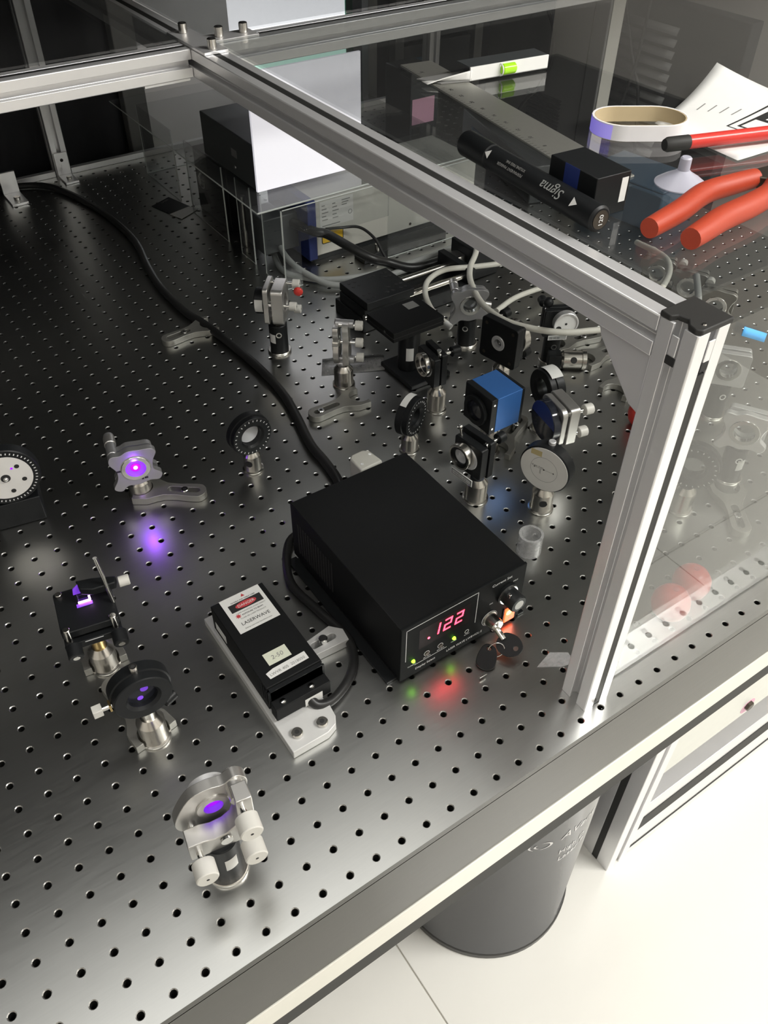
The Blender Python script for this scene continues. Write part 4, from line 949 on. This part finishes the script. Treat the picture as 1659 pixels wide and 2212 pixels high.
cable('grey_cable', 'grey cable pair under the lid in front of the far mounts, upper', [(640, 300, 180), (560, 235, 190), (500, 215, 190), (470, 260, 185), (500, 330, 170), (600, 420, 110)], 4.0, 'cable_grey')

# ================================================================ REAR INSTRUMENTS
t = thing('beige_laser', 'beige laser with dark blue end and yellow label under the acrylic cover', 'laser', (455, 885, 0))
bd = MB().box(0, 330, 0, 130, 10, 104).build('case', 'beige', t, 1.5)
MB().box(-16, -.2, -3, 133, 6, 106).build('blue_end_plate', 'navy', t, 1.5)
MB().box(-10, 340, 4, 126, .3, 10).build('base', 'black', t)
MB().box(-80, -16, 30, 90, 20, 80).build('front_nozzle', 'dark_case', t, 2)
for k in range(3): MB().cyl((4 + 4 * k - 30, -8, 66), (4 + 4 * k - 30, 4, 66), 1.2, n=8).build('bright_pin', 'bright', t)
lb = MB().box(8, 72, -.25, 0, 56, 100).build('rating_label', 'label', bd)
for c in range(2):
    for r_ in range(5): MB().box(12 + 20 * c, 18 + 20 * c + (r_ * 3) % 7, -.4, -.25, 92 - 6 * r_, 93.6 - 6 * r_).build('print_line', 'grey_ink', lb)
for k in range(3): MB().box(50, 66 - 3 * k, -.4, -.25, 94 - 4 * k, 95.6 - 4 * k).build('print_line', 'grey_ink', lb)
MB().ring((66, -.4, 72), (66, -.25, 72), 4, 3, 20).build('print_mark', 'grey_ink', lb); MB().box(12, 46, -.4, -.25, 58, 59.6).build('print_line', 'grey_ink', lb)
yl = plate2d('yellow_label', [rrect(10, 52, 28, 50, 3)], 0, .3, 'ink', bd, axes((0, 0, 0), (1, 0, 0), (0, 0, 1))); plate2d('label_field', [rrect(11.4, 50.6, 29.4, 48.6, 2)], .3, .4, 'yellow', yl, axes((0, 0, 0), (1, 0, 0), (0, 0, 1)))
for k in range(3): MB().box(15 + 5 * k, 30 + 6 * k, -.5, -.4, 44 - 5 * k, 45 - 5 * k).build('print_line', 'ink', yl)
for x in (50, 190): MB().lathe([(2.5, 0), (2.5, .5)], (x, 0, 18), (0, -1, 0), 12).build('case_screw', 'jaw', bd)
MB().box(60, 230, -52, -20, .3, 14).build('front_ledge', 'black', t, 1); MB().cyl((90, -45, 14), (90, -45, 26), 4, n=14).build('ledge_bolt', 'steel', t)
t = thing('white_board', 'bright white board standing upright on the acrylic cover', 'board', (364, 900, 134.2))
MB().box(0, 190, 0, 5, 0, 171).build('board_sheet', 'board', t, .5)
t = thing('dark_instrument', 'dark grey instrument box behind the bright white board', 'instrument', (366, 906, 134.2))
bd = MB().box(0, 150, 0, 185, 0, 68).build('case', 'dark_case', t, 1.5)
MB().box(-.3, 0, 60, 78, 30, 42).build('side_label', 'grey_case', bd); MB().sphere((-.2, 70, 14), 3, sc=(.4, 1, 1)).build('side_button', 'bright', bd)
t = thing('detector_head', 'black box with a shiny round knob inside the acrylic cover', 'instrument', (385, 1060, 0))
bd = MB().box(0, 60, 0, 130, .3, 112).build('case', 'black', t, 2); MB().lathe([(13, 0), (14, 1), (14, 3), (9, 6), (3, 6.4)], (0, 100, 60), (-1, 0, 0), 32).build('round_knob', 'bright', bd)
MB().cyl((-2, -60, .3), (-2, -60, 90), 5, n=20, ch=.6).build('support_post', 'steel', t)
c1 = MB().prism([(310, 1241), (325, 1190), (369, 1202), (353, 1261)], .3, .9).build('black_card', 'black'); tag(c1, 'small black card with faint print beside the cover', 'card')
text('lettering', 'LASER', 7, 'grey_ink', c1, axes((332, 1242, .95), (.9, .42, 0), (-.42, .9, 0)))
c2 = MB().prism([(323, 1189), (334, 1159), (377, 1181), (366, 1200)], 1.0, 1.6).build('white_card', 'label'); tag(c2, 'white card lying against the black card', 'card')

# ================================================================ NEAR SMALL THINGS
o = MB().ring((303, 187, .3), (303, 187, 26), 13.5, 10.5, 40).build('clear_ring', 'film'); tag(o, 'short clear plastic tube standing right of the power supply', 'tube')
o = MB().prism([(206, 66), (228, 72), (243, 62), (240, 50), (226, 53)], .3, .7).build('clear_scrap', 'film'); tag(o, 'scrap of clear tape on the table beside the aluminium post', 'tape')
for x, y, l in ((361, 42, 'glossy red ball knob behind the front panel, nearer the post'), (400, 49, 'glossy red ball knob behind the front panel, farther from the post'), (574, 276, 'red ball knob half hidden behind the aluminium post')):
    b = thing('red_ball', l, 'knob', (x, y, 0), 0, 'red plastic balls')
    MB().lathe([(9, 0.2), (13, 2), (17.5, 8), (19.5, 16), (18.5, 24), (14, 31), (7, 35), (1, 36)], n=36).build('ball', 'red', b, smooth=60)
    MB().lathe([(3, 0), (3, .5)], (2, 0, 36), (0, 0, 1), 16).build('insert', 'red_ink', b)
# right bay mounts
for i, (x, y, l) in enumerate(((800, 470, 'leftmost of three dark lens mounts seen through the lid beyond the corner cap'), (808, 418, 'middle of three dark lens mounts seen through the lid beyond the corner cap'), (798, 360, 'rightmost of three dark lens mounts seen through the lid beyond the corner cap'))):
    t = thing('lens_mount', l, 'optical mount', (x, y, 0), RZ(-150), 'lens mounts in the right bay')
    pedestal(t, 34, 12); kin(t, 66, front=[(-a, b) for a, b in CLOVER], rear=SQUARE, m='fork', knobs=((17, 18), (-17, -16)), km='ivory', kl=10)
t = thing('rotation_mount', 'black graduated ring mount behind the hazy front panel', 'optical mount', (492, 141, 0), RZ(-150))
pedestal(t, 36, 13); ring_mount(t, 68, 29, 13, 15, 10, marks=24)
fork_clamp('fork clamp with its screw behind the hazy front panel', 560, 130, -128, 50)
t = thing('lens_mount', 'silver lens mount on a labelled black post behind the front panel', 'optical mount', (583, 146, 0), RZ(-150))
black_post(t, 50, 13, label=20, ang=-125); kin(t, 78, front=[(-a, b) for a, b in CLOVER], rear=SQUARE, m='alu', rf=14, knobs=((-18, -12),), km='ivory')
t = thing('lens_mount', 'row-end silver lens mount at the far right of the right bay', 'optical mount', (668, 240, 0), RZ(-140))
black_post(t, 50, 13); kin(t, 78, front=SQUARE, rear=SQUARE, m='alu', knobs=((17, 17), (-17, -17)))
t = thing('blue_case', 'steel blue plastic case under the lid of the right bay', 'case', (1000, 640, 0), 8)
MB().box(0, 120, 0, 170, .3, 70).build('case_body', 'dark_blue_box', t, 4); MB().box(4, 116, 4, 166, 70, 74).build('case_lid', 'dark_blue_box', t, 2)

# ================================================================ THINGS ON THE LID
LZ = 402.25
t = thing('marker_pen', 'thick black marker pen lying on the lid along the beam', 'marker', (252, 133, LZ), 0)
d = Vector((13, 168, 0)).normalized(); A = lambda s_: Vector((0, 0, 10.5)) + d * s_
cpz = MB().lathe([(8.5, 0), (10, 2), (10.4, 36), (9.6, 38)], A(128), d, 32).build('cap', 'black', t)
bdz = MB().lathe([(8, 0), (9.6, 1.5), (9.6, 128)], A(0), d, 32).build('barrel', 'black', t)
ec = MB().lathe([(6.8, 0), (6.8, .6)], A(0), -d, 28).build('end_cap', 'jaw', bdz)
side = Vector((-.75, 0, .66)); xx = d
text('lettering', '120', 5.4, 'white_ink', ec, axes(A(-.75) + Vector((2, 0, -5)), (0, 0, 1), (-1, 0, 0)), sx=1.1)
def mk(body, size, s0, up, m='grey_ink', **k):
    n = (Vector((-.80, 0, .60))).normalized(); vdir = d.cross(n)        # direction across the print
    x_ = d; y_ = n.cross(x_)      # printed upside down as seen from the near side
    return text('lettering', body, size, m, bdz, axes(A(s0) + n * 9.75 + y_ * up, x_, y_), **k)
mk('Sigma', 11, 34, -3.5, 'cable_grey', shear=.3); mk('PERMANENT MARKER', 3.2, 80, 1.2); mk('XYLENE FREE INK', 3.0, 80, -3)
for s0, sg in ((124, 1), (24, -1)):
    n = Vector((-.80, 0, .60)).normalized(); y_ = n.cross(-d)
    MB().add([A(s0) + n * 9.8 + y_ * 3.6, A(s0) + n * 9.8 - y_ * 3.6, A(s0 + 6 * sg) + n * 9.8], [(0, 1, 2)]).build('arrow_print', 'label', bdz)
t = thing('black_block', 'black block with white label pieces standing behind the marker', 'block', (282, 178, LZ), -4)
bk = MB().box(-16, 16, -27, 25, 0, 30).build('block_body', 'black', t, .6); MB().box(-16.2, -16, -8, 8, 10, 30).build('blue_stripe', 'navy', bk)
MB().box(-16.3, -16.1, -14, -4, 8, 14).build('label_piece', 'label', bk); MB().box(-16.3, -16.1, 10, 15, 12, 15).build('label_piece', 'label', bk); MB().box(8, 14, -27.2, -27, 8, 26).build('end_label', 'label', bk)
t = thing('steel_ruler', 'wide dull steel ruler lying on the lid under the spirit level', 'ruler', (329, 193, LZ), 0)
w_ = Vector((44, 300, 0)).normalized(); p_ = Vector((w_.y, -w_.x, 0))
def rl(s_, q): v = w_ * s_ + p_ * q; return (v.x, v.y)
rb = MB().prism([rl(-6, -20), rl(-1, 20), rl(335, 18), rl(335, -18)], 0, 1.6).build('blade', 'ruler', t, .3)
tk = MB()
for k in range(66):
    L = 7 if k % 10 == 0 else 4
    tk.add([(*rl(5 * k, -19.2), 1.66), (*rl(5 * k + .5, -19.2), 1.66), (*rl(5 * k + .5, -19.2 + L), 1.66), (*rl(5 * k, -19.2 + L), 1.66)], [(0, 1, 2, 3)])
tk.build('scale_marks', 'ink', rb)
for k in range(1, 16):
    q = rl(20 * k, -8); text('number', str(2 * k), 5, 'ink', rb, axes((q[0], q[1], 1.66), (w_.x, w_.y, 0), (-w_.y, w_.x, 0)))
MB().lathe([(4.5, 0), (4.5, .2)], (*rl(16, 2), 1.6), (0, 0, 1), 24).build('hang_hole', 'label', rb)
t = thing('spirit_level', 'white spirit level with a green bubble vial on the lid', 'level', (385, 443, LZ + 1.7), -6)
MB().prism([(-30, 6), (-44, 30), (95, 30), (95, 0), (0, 0)], 0, 1.2).build('back_plate', 'grey_case', t, .3)
lf = MB().box(0, 95, 0, 1.8, 0, 13).build('front_face', 'white', t, .4)
MB().grid(lambda u, v: (-44 + 46 * u, 8 - 8 * u ** 2 + 12 * (1 - u) ** 2 * v, 1.4 + 9 * u * (1 - v)), 8, 4).build('worn_tip', 'white', t, solid=.8)
MB().box(0, 95, 1.8, 26, 12, 13).build('top_face', 'dark_case', t, .3)
vl = MB().cyl((36, -.4, 6.6), (54, -.4, 6.6), 5.2, n=24, ch=2).build('vial', 'green_vial', lf); MB().ring((35, -.4, 6.6), (36, -.4, 6.6), 6, 5, 24).build('vial_ring', 'label', vl)
t = thing('tape_roll', 'flattened roll of cream tape with violet glow lying on the lid', 'tape', (427, 259, LZ), -33)
def stadium(w, h, n=10):
    return [(w / 2 - h / 2 + h / 2 * math.cos(math.radians(a)), h / 2 * math.sin(math.radians(a))) for a in range(-90, 91, 15)] + [(-w / 2 + h / 2 + h / 2 * math.cos(math.radians(a)), h / 2 * math.sin(math.radians(a))) for a in range(90, 271, 15)]
plate2d('tape_band', [stadium(84, 52), stadium(80, 48)], 0, 13, 'masking', t, None, .5); plate2d('card_core', [stadium(80, 48), stadium(78, 46)], .2, 12.8, 'core', t)
tb_ = MB(); gp = [(-42 + 26 + 26.15 * math.cos(math.radians(q_)), 26.15 * math.sin(math.radians(q_))) for q_ in range(150, 241, 10)]
tb_.add([(x, y, z) for x, y in gp for z in (.6, 12.2)], [(2 * i, 2 * i + 2, 2 * i + 3, 2 * i + 1) for i in range(len(gp) - 1)]).build('violet_light_band', 'violet_faint', t)
t = thing('paper_sheet', 'curled printed paper sheet with a device drawing under the tape roll', 'paper', (520, 240, LZ), 0)
def paper(u, v, dz=0.0):
    # sheet corners (relative): near-left, near-right, far-left, far-right; the far-right corner curls up
    a, b, c, e = Vector((-77, -76, 0)), Vector((100, -80, 0)), Vector((-68, 22, 0)), Vector((56, 62, 0))
    p = a * (1 - u) * (1 - v) + b * u * (1 - v) + c * (1 - u) * v + e * u * v
    z = 1.0 + 22 * u ** 2.5 * v ** 2 + dz
    return (p.x, p.y, z)
ps = MB().grid(lambda u, v: paper(u, v), 14, 14).build('sheet', 'white', t, solid=.2)
def on_paper(us, vs_, m, nm, dz=.35):
    g = MB(); n = 10
    for k in range(n):
        a, b = us[0] + (us[1] - us[0]) * k / n, us[0] + (us[1] - us[0]) * (k + 1) / n
        g.add([paper(a, vs_[0], dz), paper(b, vs_[0], dz), paper(b, vs_[1], dz), paper(a, vs_[1], dz)], [(0, 1, 2, 3)])
    return g.build(nm, m, ps)
for (us, vs_) in (((.34, .80), (.14, .155)), ((.34, .80), (.50, .515)), ((.34, .348), (.14, .515)), ((.792, .80), (.14, .515)), ((.39, .75), (.20, .22)), ((.39, .75), (.44, .46)), ((.39, .405), (.20, .46))): on_paper(us, vs_, 'ink', 'drawing_line')
on_paper((.56, .75), (.21, .45), 'ink', 'drawing_block'); on_paper((.59, .64), (.27, .39), 'white', 'drawing_mark', .5); on_paper((.67, .70), (.25, .41), 'white', 'drawing_mark', .5)
for k in range(4): on_paper((.42 + .03 * k, .54 + .03 * k), (.84 - .08 * k, .85 - .08 * k), 'grey_ink', 'print_line')
t = thing('red_pen', 'red pen with a black end lying across the paper on the lid', 'pen', (406, 203, LZ + 4), 0)
d = Vector((110, -34, 0)).normalized(); q0 = Vector((0, 0, 6))
MB().lathe([(4.6, 0), (6, 3), (6, 22)], q0 + d * -8, d, 20).build('black_end', 'rubber', t); MB().lathe([(5.6, 0), (5.6, 190), (4, 192)], q0 + d * 14, d, 20).build('barrel', 'red', t)
t = thing('suction_cup', 'pale translucent suction cup standing on the lid near the pliers', 'suction cup', (369, 160, LZ), 0)
MB().lathe([(20, 0), (20, .8), (14, 5), (7, 9), (4.6, 11), (4.4, 20), (3.4, 21)], n=36).build('cup', 'silicone', t)
t = thing('pliers', 'pliers with two curved orange grips lying on the lid', 'pliers', (292, 88, LZ), 0)
MB().tube([(-17, 20, 8), (0, 23, 8), (25, 28, 8), (62, 38, 8), (92, 37, 8), (116, 35, 8)], lambda s_: 7.2 + 1.2 * math.sin(3 * s_), 16, 6).build('grip', 'orange', t)
MB().tube([(-6, -7, 8), (14, -3, 8), (38, 2, 8), (72, 5, 8), (100, 10, 8), (122, 20, 8)], lambda s_: 7.6 + 1.4 * math.sin(3 * s_), 16, 6).build('grip', 'orange', t)
MB().prism([(112, 29), (118, 42), (160, 38), (215, 40), (250, 36), (250, 30), (212, 22), (160, 18), (126, 12)], 3, 12).build('jaws', 'jaw', t, 1)

# ================================================================ BACKGROUND
t = thing('bright_screen', 'large overexposed white screen with a green frame beyond the table', 'screen', (1000, 1900, 0), 0)
MB().box(-182, 158, 0, 8, -6, 420).build('screen_face', 'screen', t); MB().box(158, 215, -4, 12, -30, 440).build('frame_side', 'green_frame', t, 2); MB().box(-182, 158, -2, 0, -14, 36).build('mint_band', 'mint', t); MB().box(-190, 215, -4, 12, -50, -14).build('frame_bottom', 'green_frame', t, 2)
MB().box(-10, 50, 20, 60, -750, -30).build('stand', 'grey_case', t)
MB().box(-160, 160, 15, 180, -750, -738).build('stand_foot', 'grey_case', t)
t = thing('equipment_rack', 'black equipment rack with grey rails standing beyond the table', 'rack', (1030, 1595, FZ), 0)
MB().box(20, 560, 30, 100, 0, 1050).build('rack_body', 'curtain', t, 2)
for x in (0, 80, 330, 560): MB().box(x, x + 26, 0, 28, 0, 1050).build('rack_rail', 'grey_case', t, 1)
for k in range(5):
    u_ = MB().box(110, 325, 12, 30, 560 + 90 * k, 640 + 90 * k).build('rack_unit', 'dark_case', t, 1); MB().box(130, 200, 10, 12, 585 + 90 * k, 610 + 90 * k).build('unit_window', 'dark_blue_box', u_)
t = thing('pink_instrument', 'small instrument with a pinkish front on the table behind the board', 'instrument', (870, 1200, 0), 0)
MB().box(0, 70, 0, 90, .3, 150).build('case', 'dark_case', t, 1.5); MB().box(4, 60, -1, 0, 50, 100).build('pinkish_panel', 'pink', t); MB().box(6, 50, -2, -1, 20, 44).build('dark_panel', 'ink', t)
t = thing('power_strip_unit', 'long dark instrument with socket windows lying along the table under the lid', 'instrument', (900, 860, 0), -16)
bd = MB().box(0, 60, 0, 330, .3, 70).build('case', 'dark_case', t, 2)
for k in range(3): MB().box(-.6, 0, 60 + 80 * k, 120 + 80 * k, 22, 50).build('socket_window', 'dark_blue_box', bd)
t = thing('grey_cabinet', 'tall grey cabinet with a louvred vent at the right end of the table', 'cabinet', (1300, 1100, FZ), 0)
bd = MB().box(0, 45, 0, 370, 0, 1080).build('body', 'grey_case', t, 3)
sl = None
for k in range(9):
    if sl is None: sl = MB().add([(-4, 100, 0), (-4, 212, 0), (0, 212, 5), (0, 100, 5), (-1, 100, -1), (-1, 212, -1)], [(0, 1, 2, 3), (0, 4, 5, 1)]).build('louvre_slat', 'ink', bd); o = sl
    else: o = sl.copy(); COL.objects.link(o)
    o.location = (0, 0, (705 + 8 * k) * S)
MB().box(-1, 0, 40, 43, 20, 1060).build('door_seam', 'ink', bd); MB().box(4, 40, -3, 0, 10, 1070).build('corner_strip', 'beige', bd, 1)
t = thing('louvred_unit', 'dark louvred unit mounted along the right wall', 'unit', (1640, 1010, FZ), 0)
MB().box(0, 40, -18, 900, 0, 930).build('body', 'curtain', t, 3)
sl = None
for k in range(22):
    if sl is None: sl = MB().add([(-8, 172, 0), (-8, 366, 0), (-.5, 366, 16), (-.5, 172, 16)], [(0, 1, 2, 3)]).build('louvre_slat', 'grey_case', t, solid=2); o = sl
    else: o = sl.copy(); COL.objects.link(o)
    o.location = (0, 0, (320 + 26 * k) * S)
cable('hanging_cable', 'thin black cable hanging in front of the grey cabinet, left', [(1285, 1290, 420), (1280, 1274, 235), (1280, 1238, 170), (1280, 1228, 125), (1280, 1235, 86), (1280, 1262, 40), (1270, 1320, -60), (1270, 1340, -400)], 4, 'cable_black')
cable('hanging_cable', 'black cable crossing another on the louvred unit, leaning right', [(1622, 1420, 500), (1620, 1355, 201), (1620, 1306, 79), (1620, 1277, 22), (1620, 1247, -42), (1620, 1200, -300)], 4, 'cable_black')
cable('hanging_cable', 'black cable crossing another on the louvred unit, leaning left', [(1600, 1240, 500), (1600, 1250, 220), (1600, 1255, 103), (1600, 1261, 29), (1600, 1279, -47), (1600, 1330, -300)], 4, 'cable_black')
